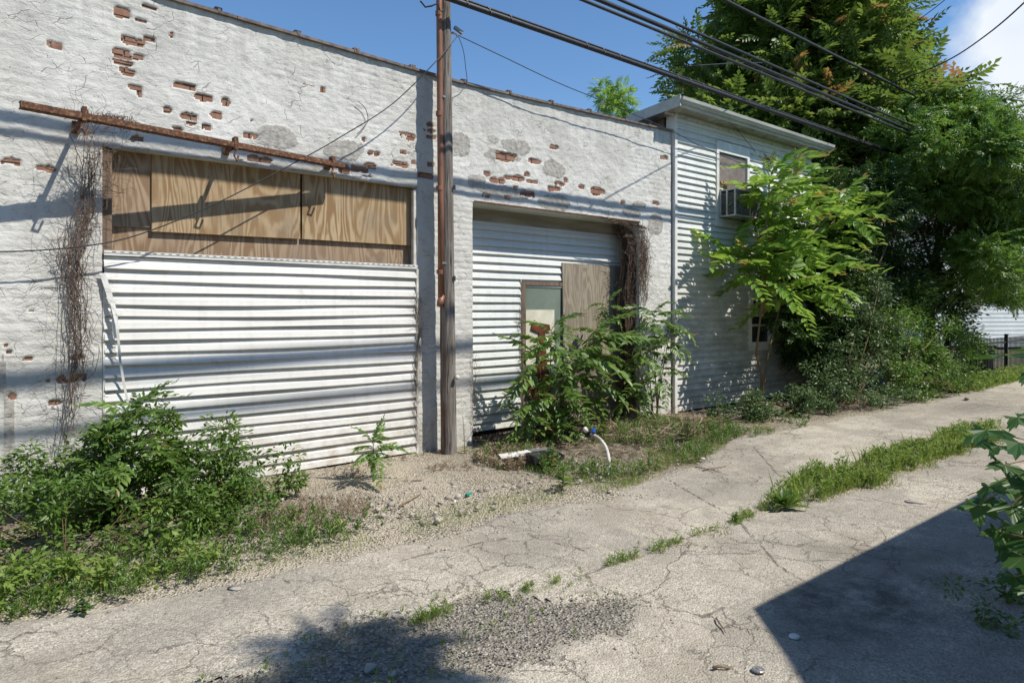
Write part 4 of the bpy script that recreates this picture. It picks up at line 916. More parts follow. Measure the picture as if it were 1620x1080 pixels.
tree('back_tree', (22.0,13,0), (22,13,10), [((22,13,9.9),(.75,.75,1.7)),((23.6,13.2,9.3),(.8,.8,.9))], 30, .4, 1100, PIN, .4, 'leaf_sap', 'small light green treetop showing over the flat roof left of the house', .1, seed=15, k=6)
tree('back_tree', (27.2,13,0), (27.2,13,10), [((27.0,12.8,11.3),(1.2,1.2,1.3))], 18, .5, 500, PIN, .45, 'leaf_ailtree', 'distant treetop just above the peak of the house eave', .1, seed=16, k=6)
# shadow-casting tree behind the viewpoint
bs = G(570,1035); hh_ = 6.0; cxx, cyy = bs.x+kx*hh_-.22, bs.y+ky*hh_-.05
tree('street_tree', (cxx+1.0,cyy-6.0,0), (cxx+.6,cyy-5,7), [((cxx+.0,cyy-.15,hh_),(.30,.2,.2)),((cxx+.05,cyy-.4,hh_),(.34,.25,.2)),((cxx-.3,cyy-.7,hh_+.1),(.4,.3,.2)),((cxx+.25,cyy+.05,hh_+.1),(.16,.12,.12)),((cxx-.1,cyy-1.4,hh_-.1),(.4,.6,.3)),((cxx+.6,cyy-5.6,hh_+.6),(2.0,1.6,1.4))], 110, .20, 4600, PINs, .26, 'leaf_loc', 'tree behind the viewpoint whose shadow falls on the gravel', .16, seed=17, k=14)
# shrubs beside the alley
def shrub(name, base, blobs, nc, cr, nl, tpl, size, mat, label, seed, r0=.018, k=12, cat='shrub', **kw):
    e = empty(name, base, 0, label, cat); b0 = np.array(base); bl = [(np.array(c)-b0, r) for c,r in blobs]
    cs = crown('foliage', bl, nc, cr, nl, tpl, size, M[mat], e, seed, **kw)
    mb = MB(); rg_ = random.Random(seed)
    for j in range(min(k,len(cs))):
        c = Vector(cs[rg_.randrange(len(cs))]); s = Vector((rg_.uniform(-.12,.12),rg_.uniform(-.1,.1),-.02)); m_ = s.lerp(c,.5)+Vector((rg_.uniform(-.1,.1),rg_.uniform(-.1,.1),.08))
        mb.tube([s,m_,c],[r0,r0*.7,r0*.3],5)
    mb.build('stem', M['stem'], e, True); return e
shrub('silver_shrub', (12.3,-1.15,0), [((11.9,-1.1,.5),(.6,.4,.5)),((12.7,-1.0,1.0),(.8,.5,.95)),((13.4,-1.0,1.4),(.8,.5,1.1)),((14.2,-.9,1.7),(.8,.5,1.0))], 120, .22, 13000, tpl_leaf2(.46,.12), .065, 'leaf_bush', 'rounded grey-green shrub spilling on to the asphalt below the dark tree', 21, k=18)
shrub('green_shrub', (14.4,-1.1,0), [((14.3,-1.1,1.0),(.8,.5,1.1)),((15.2,-1.0,1.3),(.8,.5,1.2)),((16.1,-1.3,1.0),(.9,.4,1.0)),((17.2,-1.35,.8),(.8,.35,.8))], 110, .26, 13000, tpl_leaf2(.46,.12), .075, 'leaf_loc', 'taller green shrub between the grey-green shrub and the iron fence', 22, k=18)
shrub('low_shrub', (16.0,-1.75,0), [((15.4,-1.8,.28),(1.1,.28,.30)),((17.0,-1.75,.15),(1.2,.2,.18)),((14.0,-1.75,.2),(.7,.25,.22))], 50, .16, 4200, LEAF, .06, 'leaf_weed', 'low bright green weeds at the asphalt edge under the taller shrub', 23, k=8, cat='weeds')
shrub('ground_vine', (10.6,-1.1,0), [((10.0,-1.1,.22),(.9,.42,.30)),((11.2,-1.3,.25),(.9,.4,.32)),((9.2,-.9,.18),(.6,.4,.22)),((12.6,-1.7,.16),(1.0,.22,.2))], 80, .15, 7500, LEAF, .055, 'leaf_bush', 'leafy ground vine along the foot of the house siding', 24, k=10, cat='weeds')
shrub('young_tree', (12.9,-.35,0), [((11.9,-.42,1.3),(.5,.3,.7)),((12.0,-.45,2.5),(.5,.3,.6)),((12.5,-.45,1.6),(.7,.35,.8)),((13.2,-.45,2.4),(.8,.45,1.0)),((14.0,-.5,2.6),(.9,.5,1.4)),((14.2,-.8,3.8),(.8,.6,.6)),((13.4,-.6,1.3),(.9,.4,.6))], 105, .32, 7600, PINs, .27, 'leaf_dark', 'dark leafy young tree against the far end of the house wall', 25, r0=.03, k=20, cat='tree')
# ------------------------------------------------------------------ ailanthus plants with leaves as parts
PM = {}
def pinmesh(key, mat, n, ll, w, droop, seed, tlo, thi, odd=0.0):
    V,F = tpl_pinnate(n, ll, w, droop, True, seed); rg_ = np.random.default_rng(seed); nl_ = 7; L = 2*n+1
    t = rg_.uniform(tlo,thi,L)
    if odd: t[int(L*(1-odd)):] = .98
    tt = np.full(len(V), .4); tt[:L*nl_] = np.repeat(t, nl_)
    me = npmesh('leaf', V, F, M[mat], {'tint': tt}, False); return me
def ailanthus(name, base, stems, leaves, mset, label, cat='sapling', group=None, seed=1, r0=.02, stemmat='stem'):
    """stems: lists of points; leaves: (point, azimuth, elevation, length)"""
    e = empty(name, base, 0, label, cat, group); b0 = Vector(base)
    for st, ra in stems:
        mb = MB(); n = len(st); mb.tube([Vector(p)-b0 for p in st], [ra*(1-.65*i/(n-1)) for i in range(n)], 7); mb.build('stem', M[stemmat], e, True)
    rg_ = random.Random(seed)
    for (p,az,el,L) in leaves:
        me = rg_.choice(mset); o = link('leaf', me, e, Vector(p)-b0, (rg_.uniform(-.35,.35), -el, az), (L,L*rg_.uniform(.85,1.1),L)); o.rotation_mode='XYZ'
    return e
SET_S = [pinmesh(0,'leaf_sap',10,.30,.42,.24+.12*i,40+i,.3,.92,.10 if i<2 else 0) for i in range(5)]
SET_T = [pinmesh(0,'leaf_sap',9,.22,.34,.1,60+i,.6,.93,.5) for i in range(2)]
SET_A = [pinmesh(0,'leaf_ail',10,.28,.42,.22+.13*i,50+i,.15,.9,.08 if i==1 else 0) for i in range(5)]
def whorl(c, n, L, rg_, e0=.15, e1=.75, az0=None, spread=6.28):
    out = []
    for i in range(n):
        az = (rg_.uniform(0,6.28) if az0 is None else az0+rg_.uniform(-spread/2,spread/2)); f = i/max(1,n-1)
        out.append((Vector(c)+Vector((0,0,-f*.35*L)), az if az0 is not None else i*2.4+rg_.uniform(-.3,.3), e1-(e1-e0)*f+rg_.uniform(-.15,.15), L*rg_.uniform(.7,1.1))) 
    return out
rg_ = random.Random(9)
sb = Vector((10.4,-.62,0)); Yt=-.75
tips = [(1218,262),(1262,262),(1235,330),(1250,330),(1290,350),(1205,395),(1290,415),(1245,430),(1320,330),(1225,300),(1270,380),(1335,300),(1330,385),(1160,385)]
base_st = [sb, sb+Vector((.02,0,.6)), P(1196,560,-.62), P(1203,500,-.62), P(1208,455,-.65)]
stems = [(base_st,.030)]; lv = []
fork = P(1208,455,-.65)
for i,(x,y) in enumerate(tips):
    yy = Yt + rg_.uniform(-.45,.35); tp = P(x,y+20,yy); midp = fork.lerp(tp,.5)+Vector((rg_.uniform(-.08,.08),0,.08)); stems.append(([base_st[3].lerp(fork,rg_.random()),midp,tp],.018))
    lv += whorl(tp, 8, .92, rg_, -.15, .95)
stems.append(([sb+Vector((.15,.1,0)), P(1215,560,-.5), P(1235,480,-.5), P(1240,440,-.5)],.02))
ailanthus('tree_of_heaven_sapling', sb, stems, lv, SET_S, 'bright yellow-green sapling with long feathery leaves in front of the house windows', 'sapling', seed=5)
# small red-tipped tufts belong to the same sapling: added as its leaves
sap = bpy.data.objects['tree_of_heaven_sapling']
for (x,y) in tips[:6]:
    tp = P(x,y+10,Yt)
    for i in range(4):
        o = link('leaf', SET_T[i%2], sap, tp-sb, (rg_.uniform(-.3,.3), -rg_.uniform(.7,1.3), rg_.uniform(0,6.28)), (.36,)*3)
# big plant in front of the doorway
rg_ = random.Random(21)
b1 = Vector((P(868,700,-.35).x,-.35,0)); lv = []; stems = []
for (x,y,n,L,Yq) in ((873,520,7,.52,-.45),(850,560,6,.5,-.5),(900,575,7,.6,-.5),(930,540,6,.62,-.35),(880,620,8,.55,-.5),(845,620,5,.45,-.5),(905,660,8,.5,-.45),(865,670,8,.5,-.5),(960,480,5,.35,-.2),(945,520,4,.5,-.3),(835,650,4,.4,-.45),(920,620,5,.45,-.4)):
    tp = P(x,y,Yq); stems.append(([b1+Vector((rg_.uniform(-.08,.08),rg_.uniform(-.05,.05),0)), b1.lerp(tp,.55)+Vector((0,0,.12)), tp],.012)); lv += whorl(tp,n+1,L*1.02,rg_,-.5,.6)
for (x,y,az,el,L) in ((930,535,-.55,.55,.75),(935,545,-.35,.15,.85),(905,570,-.75,-.05,.8),(915,600,-.6,-.3,.75),(960,540,-.15,.35,.6),(850,590,3.2,-.3,.55),(845,640,3.5,-.7,.5),(860,545,2.6,.5,.45),(900,560,-1.2,.2,.6)):
    lv.append((P(x,y,-.5),az,el,L))
ailanthus('tree_of_heaven', b1, stems, lv, SET_A, 'large dark green feathery-leaved plant growing in front of the rusty doorway', 'plant', seed=8)
rg_ = random.Random(22)
b2 = Vector((P(1040,650,-.35).x,-.30,0)); lv = []; stems = []
for (x,y,n,L,Yq) in ((1035,495,7,.45,-.35),(1055,530,7,.45,-.4),(1020,545,7,.45,-.3),(1045,580,7,.42,-.4),(1015,600,7,.42,-.35),(1065,500,5,.4,-.4),(1025,640,6,.4,-.35),(990,620,5,.4,-.2),(1000,560,4,.42,-.25)):
    tp = P(x,y,Yq); stems.append(([b2+Vector((rg_.uniform(-.08,.08),0,0)), b2.lerp(tp,.5)+Vector((0,0,.1)), tp],.010)); lv += whorl(tp,n+1,L*1.0,rg_,-.5,.7)
lv.append((P(990,575,-.3),2.9,.5,.5))
ailanthus('tree_of_heaven', b2, stems, lv, SET_A, 'feathery-leaved plant against the white pier right of the grey plywood sheet', 'plant', seed=12)
rg_ = random.Random(23)
b3 = G(590,765); lv = whorl(b3+Vector((0,0,.40)),9,.34,rg_,-.1,1.0)+[(b3+Vector((0,-.02,.28)),-1.9,-.4,.36),(b3+Vector((0,0,.3)),-2.6,-.1,.3)]
ailanthus('tree_of_heaven_seedling', b3, [([b3,b3+Vector((.01,0,.25)),b3+Vector((0,0,.42))],.008)], lv, SET_A, 'small feathery green seedling standing alone before the white siding', 'seedling', seed=2)
rg_ = random.Random(24)
b4 = Vector((P(190,760,-.7).x,-.75,0)); lv = []; stems = []
for (x,y,n,L,Yq) in ((200,650,7,.36,-.6),(180,690,6,.34,-.7),(225,640,4,.32,-.6),(215,700,8,.36,-.8),(160,740,6,.34,-.9),(250,730,6,.32,-.8)):
    tp = P(x,y,Yq); stems.append(([b4,b4.lerp(tp,.5)+Vector((0,0,.06)),tp],.009)); lv += whorl(tp,n,L,rg_,-.3,.8)
ailanthus('tree_of_heaven', b4, stems, lv, SET_A, 'reddish-tipped feathery plant rising out of the weeds at the left', 'plant', seed=33)
# maple branch close to the camera at the right
def maple_mesh(seed):
    rg2 = random.Random(seed); pts = []; lobes = [(-2.2,.45),(-1.15,.85),(0,1.0),(1.15,.85),(2.2,.45)]; out = [(0,0)]
    pl_ = []
    for i,(a,l) in enumerate(lobes):
        for da,fr in ((-.30,.55),(-.2,.78),(-.09,.74),(0,1.0),(.09,.74),(.2,.78),(.30,.55)): 
            r = l*fr*rg2.uniform(.94,1.05); pl_.append((math.cos(a+da)*r, math.sin(a+da)*r))
        if i < 4: a2=(a+lobes[i+1][0])/2; pl_.append((math.cos(a2)*.38, math.sin(a2)*.38))
    mb = MB(); mb.v = [(0,0,0)]+[(x*.5,y*.5,-.12*(x*x+y*y)*.5+.035*math.sin(5*math.atan2(y,x))) for x,y in pl_]
    for i in range(1,len(mb.v)-1): mb.face((0,i,i+1))
    me = mb.mesh('leaf', M['leaf_maple']); at = me.attributes.new('tint','FLOAT','POINT'); at.data.foreach_set('value',[rg2.uniform(.2,.9)]*len(mb.v)); return me
MM = [maple_mesh(i) for i in range(4)]
tb = Vector((2.55,-6.0,0)); 
mp_ = empty('maple_branch', G(1700,1150), 0, 'dark green lobed maple leaves reaching in from the right edge close to the viewer', 'branch'); m0 = mp_.location.copy()
rg_ = random.Random(31); stp = [T(1760,1150,2.3),T(1720,900,2.35),T(1690,740,2.4),T(1670,640,2.5),T(1660,560,2.6)]
mb = MB(); mb.tube([p-m0 for p in stp],[.014,.012,.010,.007,.004],6); mb.build('branch', M['stem'], mp_, True)
for (x,y,t,s,el) in ((1560,680,2.2,.20,.1),(1612,700,2.1,.22,.2),(1590,735,2.3,.2,.5),(1635,770,2.2,.22,.4),(1565,770,2.4,.17,.6),(1545,800,2.5,.16,.7),(1600,800,2.4,.2,.7),(1640,820,2.3,.22,.6),(1580,840,2.5,.15,.9),(1620,880,2.4,.18,.8),(1640,930,2.4,.18,.8),(1590,562,2.6,.20,.02),(1640,555,2.5,.22,.1),(1628,590,2.6,.16,.4),(1610,660,2.3,.17,.3),(1650,700,2.2,.2,.6),(1606,912,2.5,.14,.9),(1650,860,2.3,.2,.9),(1612,760,2.45,.19,.9),(1580,705,2.5,.17,.3),(1600,830,2.55,.19,.6),(1650,790,2.5,.2,.4),(1625,850,2.45,.19,.7),(1600,870,2.6,.16,.8),(1640,900,2.6,.19,.7),(1660,750,2.6,.22,.3),(1560,790,2.6,.15,.5),(1540,690,2.45,.14,.2),(1655,960,2.6,.2,.8),(1590,765,2.6,.18,.5),(1660,590,2.6,.2,.2)):
    p = T(x,y,t); mb = MB(); sp_ = min(stp, key=lambda q:(q-p).length); 
    s *= 1.3
    o = link('leaf', MM[rg_.randrange(4)], mp_, p-m0, (rg_.uniform(-.4,.4), el+rg_.uniform(-.15,.15), math.pi+.6+rg_.uniform(-.7,.7)), (s,s,s))
    mb.tube([sp_-m0, p.lerp(sp_,.5)+Vector((0,0,.03))-m0, p-m0],.0022,4); mb.build('leaf_stalk', M['stem'], mp_)
q = G(1665,1105)
shrub('shade_weeds', (q.x,q.y,0), [((q.x+.25,q.y-.2,.03),(.15,.10,.05)),((q.x+.5,q.y-.1,.08),(.3,.2,.1)),((q.x+.8,q.y+.35,.08),(.3,.3,.12))], 26, .07, 1300, LEAF, .035, 'leaf_weed', 'leafy weeds in the garage shade at the bottom right corner', 27, r0=.002, k=2, cat='weeds')
# ================================================================== WEEDS
LF = tpl_leaf(.40,.14)
shrub('weed_bush', (1.2,-.75,0), [((.65,-.55,.30),(.45,.4,.38)),((1.15,-.6,.50),(.45,.40,.48)),((1.6,-.65,.36),(.42,.38,.36)),((2.05,-.75,.20),(.38,.3,.24))], 120, .14, 12500, LF, .052, 'leaf_weed', 'tall tangled green weeds against the left end of the white siding', 28, r0=.005, k=40, cat='weeds')
shrub('weed_bush', (.6,-1.5,0), [((.35,-1.25,.25),(.6,.4,.32)),((1.0,-1.35,.28),(.6,.35,.30)),((-.3,-1.0,.35),(.5,.5,.4)),((1.7,-1.3,.2),(.4,.3,.25))], 90, .12, 8500, LF, .046, 'leaf_weed', 'lower spreading weeds at the left edge in front of the tall tangle', 29, r0=.003, k=14, cat='weeds')
shrub('weed_clump', (.25,-1.95,0), [((.3,-1.95,.08),(.45,.2,.12)),((.9,-1.9,.07),(.5,.16,.12))], 30, .09, 1600, LEAF, .05, 'leaf_grass', 'yellow-green weeds along the asphalt edge at the lower left', 30, r0=.003, k=6, cat='weeds')
def stalk_plant(p, h, n, L, mat, label, seed, name='tall_weed', stem='stem', cat='weed', group=None, up_=.2):
    rg2 = np.random.default_rng(seed); e = empty(name, p, 0, label, cat, group); mb = MB()
    b_ = rg2.uniform(-.1,.1,2)*h; pts = [(b_[0]*f*f,b_[1]*f*f,h*f) for f in np.linspace(0,1,5)]; mb.tube(pts,[.005,.0045,.004,.003,.0015],5); mb.build('stem',M[stem],e)
    f = np.sort(rg2.random(n))*.92+.06; pos = np.column_stack([b_[0]*f*f,b_[1]*f*f,h*f]); az = np.arange(n)*2.4; d = np.column_stack([np.cos(az),np.sin(az),up_+rg2.uniform(-.2,.3,n)])
    o = scatter('foliage', LF, pos, d, L*(1.15-.7*f), M[mat], e, rg2.random(n)*.9, 2.5, rg2); tag(o, kind='stuff'); return e
for i,(x,y,h,L,mt,lb) in enumerate([((365),745,.34,.12,'leaf_weed','broad-leaved upright weed at the right edge of the left weed tangle'),(330,770,.3,.12,'leaf_weed','broad-leaved weed left of the upright one by the siding'),(300,800,.22,.10,'leaf_weed','leafy weed in front of the brown dry tuft'),
    (372,700,.95,.05,'leaf_bush','thin spindly weed reaching up against the white siding'),(440,790,.22,.05,'leaf_weed','tiny thin weed at the foot of the siding'),(890,775,.22,.12,'leaf_weed','leafy weed right of the black plastic tray'),(872,745,.25,.11,'leaf_weed','green weed behind the black plastic tray'),
    (955,700,.35,.12,'leaf_weed','lanky green weed left of the white hose top'),(1085,700,.25,.10,'leaf_weed','bright green weed right of the dry straw'),(735,720,.45,.05,'leaf_weed','thin green vine-like weed at the right side of the pole foot'),(130,970,.06,.07,'leaf_dark','tiny dark weed on the asphalt edge at the lower left')]):
    p = G(x,y); stalk_plant((p.x,p.y,0), h, 26 if h<.5 else 34, L, mt, lb, 200+i)
for i,(x,y,h) in enumerate(((1098,700,.42),(1115,695,.36),(1088,700,.3),(1140,690,.33))):
    p = G(x,y); stalk_plant((p.x,p.y,0), h*1.25, 60, .045, 'leaf_dry', ('tallest rust-brown dead stalk beside the house corner','second dead brown stalk from the right near the house corner','leftmost dead brown stalk of the four by the house corner','rightmost dead brown stalk of the four by the house corner')[i], 230+i, 'dead_stalk', 'vine', 'weed', 'dead brown stalks by the house corner', .9)
rgk = random.Random(88)
for i,(x,y,h,lb) in enumerate(((205,700,.75,'tall leafy stalk standing out of the middle of the left weeds'),(270,690,.6,'leafy stalk leaning over the right half of the left weeds'),(120,720,.6,'leafy stalk at the left shoulder of the left weeds'),(320,740,.5,'leafy stalk low at the right side of the left weeds'),(60,760,.5,'leafy stalk by the left edge of the frame'))):
    p = G(x,y); stalk_plant((p.x,p.y,0), h, 44, .085, 'leaf_weed', lb, 270+i)
# plantain rosette
p = G(1243,805); rg2 = np.random.default_rng(3); n=26; az = np.arange(n)*2.4; e = empty('broadleaf_weed',(p.x,p.y,0),0,'dark green broad-leaved rosette at the near tip of the grass strip','weed')
for i in range(n): 
    if i==0: bl=[npmesh('leaf', LF[0]*np.array([1,.8,1]), LF[1], M['leaf_weed'], {'tint': np.full(7,t)}) for t in (.1,.4,.75)]
    link('leaf', bl[i%3], e, (0,0,.01), (0,-rg2.uniform(.2,1.2),az[i]), (rg2.uniform(.12,.2),)*3)
# grass and small ground plants
BL = tpl_blade(.05)
def grass(name, pts, h, mat, label, seed, tpl=BL, lean=.45, cat='grass', tint=None, z=0.0):
    rg2 = np.random.default_rng(seed); n = len(pts); pos = np.column_stack([pts, np.full(n,z)]); d = np.column_stack([rg2.normal(size=(n,2))*lean, np.ones(n)])
    o = scatter(name, tpl, pos, d, h*rg2.uniform(.45,1.2,n), M[mat], None, rg2.random(n) if tint is None else tint, .3, rg2); tag(o, label, cat, kind='stuff'); return o
def clumpy(x0,x1,y0,y1,n,rg2,fn,k=60,cr=.12):
    c = rnd_pts(x0,x1,y0,y1,k*6,rg2,fn)[:k*3]; 
    if not len(c): return c
    i = rg2.integers(0,len(c),n); return c[i]+rg2.normal(size=(n,2))*cr
def fluffy(name, centers, h, mat, label, seed, cat='weeds', lpp=26, L=.03):
    rg2 = np.random.default_rng(seed); m_ = len(centers); hh2 = h*rg2.uniform(.5,1.15,m_); idx = np.repeat(np.arange(m_), lpp); n = len(idx)
    f = rg2.random(n); ln = rg2.normal(size=(m_,2))*.18; az = rg2.uniform(0,6.28,n); spread = .25*hh2[idx]*(1-f)*.8
    pos = np.column_stack([centers[idx,0]+ln[idx,0]*hh2[idx]*f+np.cos(az)*spread*.3, centers[idx,1]+ln[idx,1]*hh2[idx]*f+np.sin(az)*spread*.3, hh2[idx]*f])
    d = np.column_stack([np.cos(az),np.sin(az),.5+rg2.uniform(-.2,.8,n)]); ct = rg2.random(m_)
    o = scatter(name, tpl_leaf2(.26,.08), pos, d, L*rg2.uniform(.6,1.5,n), M[mat], None, np.clip(.5*ct[idx]+.45*rg2.random(n),0,.93), .8, rg2); tag(o, label, cat, kind='stuff')
rg2 = np.random.default_rng(77)
med = lambda x,y: median_mask(x,y)>.03
fluffy('grass_strip', rnd_pts(5.2,11.4,-4.1,-3.3,3000,rg2,lambda x,y: med(x,y)&(fbm(x,y,333,.35,3)>-.12)), .15, 'leaf_grass', 'bright green weeds filling the strip down the middle of the alley', 301, 'grass', 22, .04)
grass('grass_strip', rnd_pts(5.1,11.4,-4.15,-3.25,6000,rg2,lambda x,y: median_mask(x,y)>-.05), .10, 'leaf_grass', 'grass blades fringing the green middle strip', 302)
grass('grass_strip', rnd_pts(5.3,11.4,-4.05,-3.35,900,rg2,lambda x,y: (median_mask(x,y)>.02)&(fbm(x,y,335,.3,2)>.05)), .24, 'leaf_grass', 'taller grass stalks standing out of the green middle strip', 312, lean=.25)
crk_pts = []
for pl_ in (gp((925,905),(1010,880),(1090,850),(1165,825),(1215,800)), gp((925,905),(860,932),(790,948),(720,962),(650,985))):
    for (a,b_) in zip(pl_[:-1],pl_[1:]):
        t = rg2.random((700,1)); crk_pts.append(np.array(a)*(1-t)+np.array(b_)*t+rg2.normal(size=(700,2))*(.012+.05*rg2.random((700,1))**2))
cp = np.vstack(crk_pts); cp = cp[fbm(cp[:,0],cp[:,1],305,.16,4)+.35*(rg2.random(len(cp))-.5)>-.04]
fluffy('crack_grass', cp[::14]+rg2.normal(size=cp[::14].shape)*.02, .05, 'leaf_grass', 'tiny weeds sprouting along the long asphalt crack', 316, 'weeds', 14, .02)
grass('crack_grass', cp, .038, 'leaf_grass', 'tufts of grass growing in the long asphalt crack', 303)
p = G(1165,826); stalk_plant((p.x,p.y,0), .09, 26, .05, 'leaf_weed', 'tiny green weed in the crack between the gravel and the grass strip', 260)
fluffy('hollow_weeds', rnd_pts(.6,4.2,-5.0,-3.2,260,rg2,lambda x,y:(gravel_mask(x,y)>-.1)&(fbm(x,y,341,.3,3)>.05)), .04, 'leaf_grass', 'tiny yellow-green weeds in the gravel hollow', 318, 'weeds', 16, .018)
grass('crack_grass', rnd_pts(.2,4.4,-5.4,-3.2,11000,rg2,lambda x,y:(gravel_mask(x,y)>-.12)&(gravel_mask(x,y)<.30)&(fbm(x,y,307,.35,3)>.02)), .04, 'leaf_grass', 'sparse grass round the gravel hollow', 304)
verge = lambda x,y: (np.abs(y-edge_y(x)-.22)<.24)&(fbm(x,y,309,.5,3)>-.16)
grass('verge_grass', rnd_pts(4.6,8.9,-2.5,-.8,22000,rg2,lambda x,y: (y>edge_y(x)-.03)&(fbm(x,y,319,.3,4)>.0)&(np.hypot((x-5.75)/.7,(y+1.25)/.4)>1)), .075, 'leaf_grass', 'low green grass on the verge before the second bay', 315)
grass('verge_grass', rnd_pts(-.6,8.2,-2.7,-1.2,20000,rg2,verge), .06, 'leaf_grass', 'thin yellow-green grass along the asphalt edge', 305)
fluffy('verge_weeds', rnd_pts(-.3,2.6,-2.25,-1.4,420,rg2,lambda x,y: (x<2.3)|(fbm(x,y,311,.3,2)>.1)), .14, 'leaf_weed', 'small feathery weeds before the left weed tangle', 306, L=.035)
fluffy('verge_weeds', rnd_pts(4.4,8.2,-2.3,-.5,1500,rg2,lambda x,y: (fbm(x,y,313,.5,3)>-.12)&(np.hypot((x-5.75)/.75,(y+1.45)/.78)>1)&(y>edge_y(x)-.02)), .17, 'leaf_weed', 'small feathery weeds round the pole foot and the litter', 307, L=.035)
fluffy('verge_weeds', rnd_pts(7.8,9.8,-1.9,-.9,300,rg2,lambda x,y: (fbm(x,y,315,.5,3)>-.05)), .12, 'leaf_weed', 'low weeds before the house corner', 308, L=.035)
fluffy('verge_weeds', rnd_pts(16,24,-2.0,-1.4,700,rg2,lambda x,y: x>0), .22, 'leaf_grass', 'weeds along the foot of the iron fence', 309, L=.06)
fluffy('dry_tuft', rnd_pts(1.7,2.9,-1.9,-1.0,420,rg2,lambda x,y: np.hypot((x-2.2)/.55,(y+1.5)/.35)<1), .13, 'leaf_dry', 'brown dry tuft at the right of the left weeds', 310, L=.02)
fluffy('dry_tuft', rnd_pts(2.9,4.9,-1.0,-.1,330,rg2,lambda x,y: (fbm(x,y,317,.4,3)>.02)), .07, 'leaf_dry', 'dry brown stubble at the foot of the white siding', 311, L=.02)
fluffy('dry_tuft', rnd_pts(4.2,5.3,-1.3,-.3,330,rg2,lambda x,y: np.hypot((x-4.78)/.42,(y+.95)/.5)<1), .12, 'leaf_dry', 'dead brown weeds before the pole foot', 312, L=.035)
# straw
n=2200; ps_ = rnd_pts(6.0,8.7,-1.5,.1,n*2,rg2,lambda x,y: np.hypot((x-7.6)/1.0,(y+.75)/.65)<1.1+.0*x)[:n]
def straw(name, pts, L, label, seed, mat='leaf_dry', zmax=.09):
    rg3 = np.random.default_rng(seed); k=len(pts); pos = np.column_stack([pts, .01+zmax*rg3.random(k)]); d = rg3.normal(size=(k,3)); d[:,2]*=.22
    o = scatter(name, tpl_blade(.035), pos, d, L*rg3.uniform(.4,1.3,k), M[mat], None, rg3.random(k)*.9, 1, rg3); tag(o,label,'dry stalks',kind='stuff')
straw('straw', ps_, .28, 'tangle of dry straw-coloured stalks under the plants by the grey plywood', 320)
straw('straw', rnd_pts(4.8,9.2,-2.4,-.4,2600,rg2,lambda x,y: (edge_y(x)<y)&(fbm(x,y,323,.35,3)>-.15)), .16, 'dry stalks mixed into the verge grass before the second bay', 322, zmax=.07)
straw('straw', rnd_pts(2.8,9.5,-2.2,-.1,1800,rg2,lambda x,y: edge_y(x)<y), .09, 'scattered dead stems on the verge', 321, zmax=.02)
# leaf litter (dark)
k_ = rnd_pts(4.9,7.2,-.8,.3,2300,rg2,lambda x,y: x>0); o = scatter('leaf_litter', LEAF, np.column_stack([k_, .02+.05*rg2.random(len(k_))]), rg2.normal(size=(len(k_),3))*np.array([1,1,.3]), .035+.02*rg2.random(len(k_)), M['vine'], None, None, .5, rg2); tag(o,'brown leaf litter below the second garage bay','leaf litter',kind='stuff')
# ================================================================== VINES
def vines(name, paths, n, spread, r, label, seed, mat='vine', wig=.03, steps=14, side=0, sidel=.3, clip=-.004):
    rg3 = random.Random(seed); e = empty(name, paths[0][0], 0, label, 'vine'); o0 = Vector(paths[0][0]); mb = MB(); sd = MB()
    for i in range(n):
        pa = [Vector(p) for p in paths[i%len(paths)]]; t0 = rg3.uniform(0,.5); t1 = rg3.uniform(t0+.2,1.0); ox = rg3.gauss(0,spread); oy = -abs(rg3.gauss(0,spread*.45)); pts = []
        dx=0; 
        for s in range(steps):
            t = (t0+(t1-t0)*s/(steps-1))*(len(pa)-1); k = min(int(t),len(pa)-2); p = pa[k].lerp(pa[k+1],t-k)
            dx += rg3.uniform(-wig,wig); dx *= .9; p = p+Vector((ox+dx,oy+rg3.uniform(-wig,wig)*.4,rg3.uniform(-wig,wig))); p.y = min(p.y, clip); pts.append(p-o0)
        rr_ = r*rg3.uniform(.5,1.4); mb.tube(pts, [rr_]*steps, 3, False)
    for i in range(side):
        pa = paths[i%len(paths)]; t = rg3.random()*(len(pa)-1); k=min(int(t),len(pa)-2); p = Vector(pa[k]).lerp(Vector(pa[k+1]),t-k); a = rg3.uniform(0,6.28); d = Vector((math.cos(a),0,math.sin(a)))
        p = p+Vector((rg3.gauss(0,spread),-.01,0)); pts=[p-o0]; L = sidel*rg3.uniform(.3,1.2)
        for s in range(7): d = (d+Vector((rg3.uniform(-.5,.5),rg3.uniform(-.25,.25),rg3.uniform(-.5,.5)))).normalized(); p = p+d*L/7; p.y=min(p.y,clip); pts.append(p-o0)
        sd.tube(pts,[r*.5]*len(pts),3,False)
    tag(mb.build('strands', M[mat], e), kind='stuff')
    if sd.v: tag(sd.build('side_tendrils', M[mat], e), kind='stuff')
    return e
vl = [P(100,720,-.1),P(112,640,-.06),P(118,560,-.05),P(120,480,-.06),P(115,400,-.07),P(130,340,-.07),P(145,280,-.08),P(140,215,-.16),P(150,185,-.3)]
vl2 = [P(100,740,-.1),P(118,600,-.05),P(124,500,-.04),P(118,420,-.05),P(140,330,-.05),P(160,240,-.05),P(175,225,-.03)]
vines('dead_vine', [vl,vl,vl2], 46, .016, .0022, 'dead brown vine climbing the white wall left of the boarded window', 401, side=330, sidel=.36, wig=.045, steps=22)
vr = P(130,178,-.4); vq = P(215,195,-.35)
vines('dead_vine', [[P(110,185,-.46),P(150,188,-.4),P(190,190,-.38),P(215,205,-.3)]], 22, .02, .0025, 'dry tendrils wound round the left end of the rusty rail', 402, wig=.05, side=40, sidel=.25)
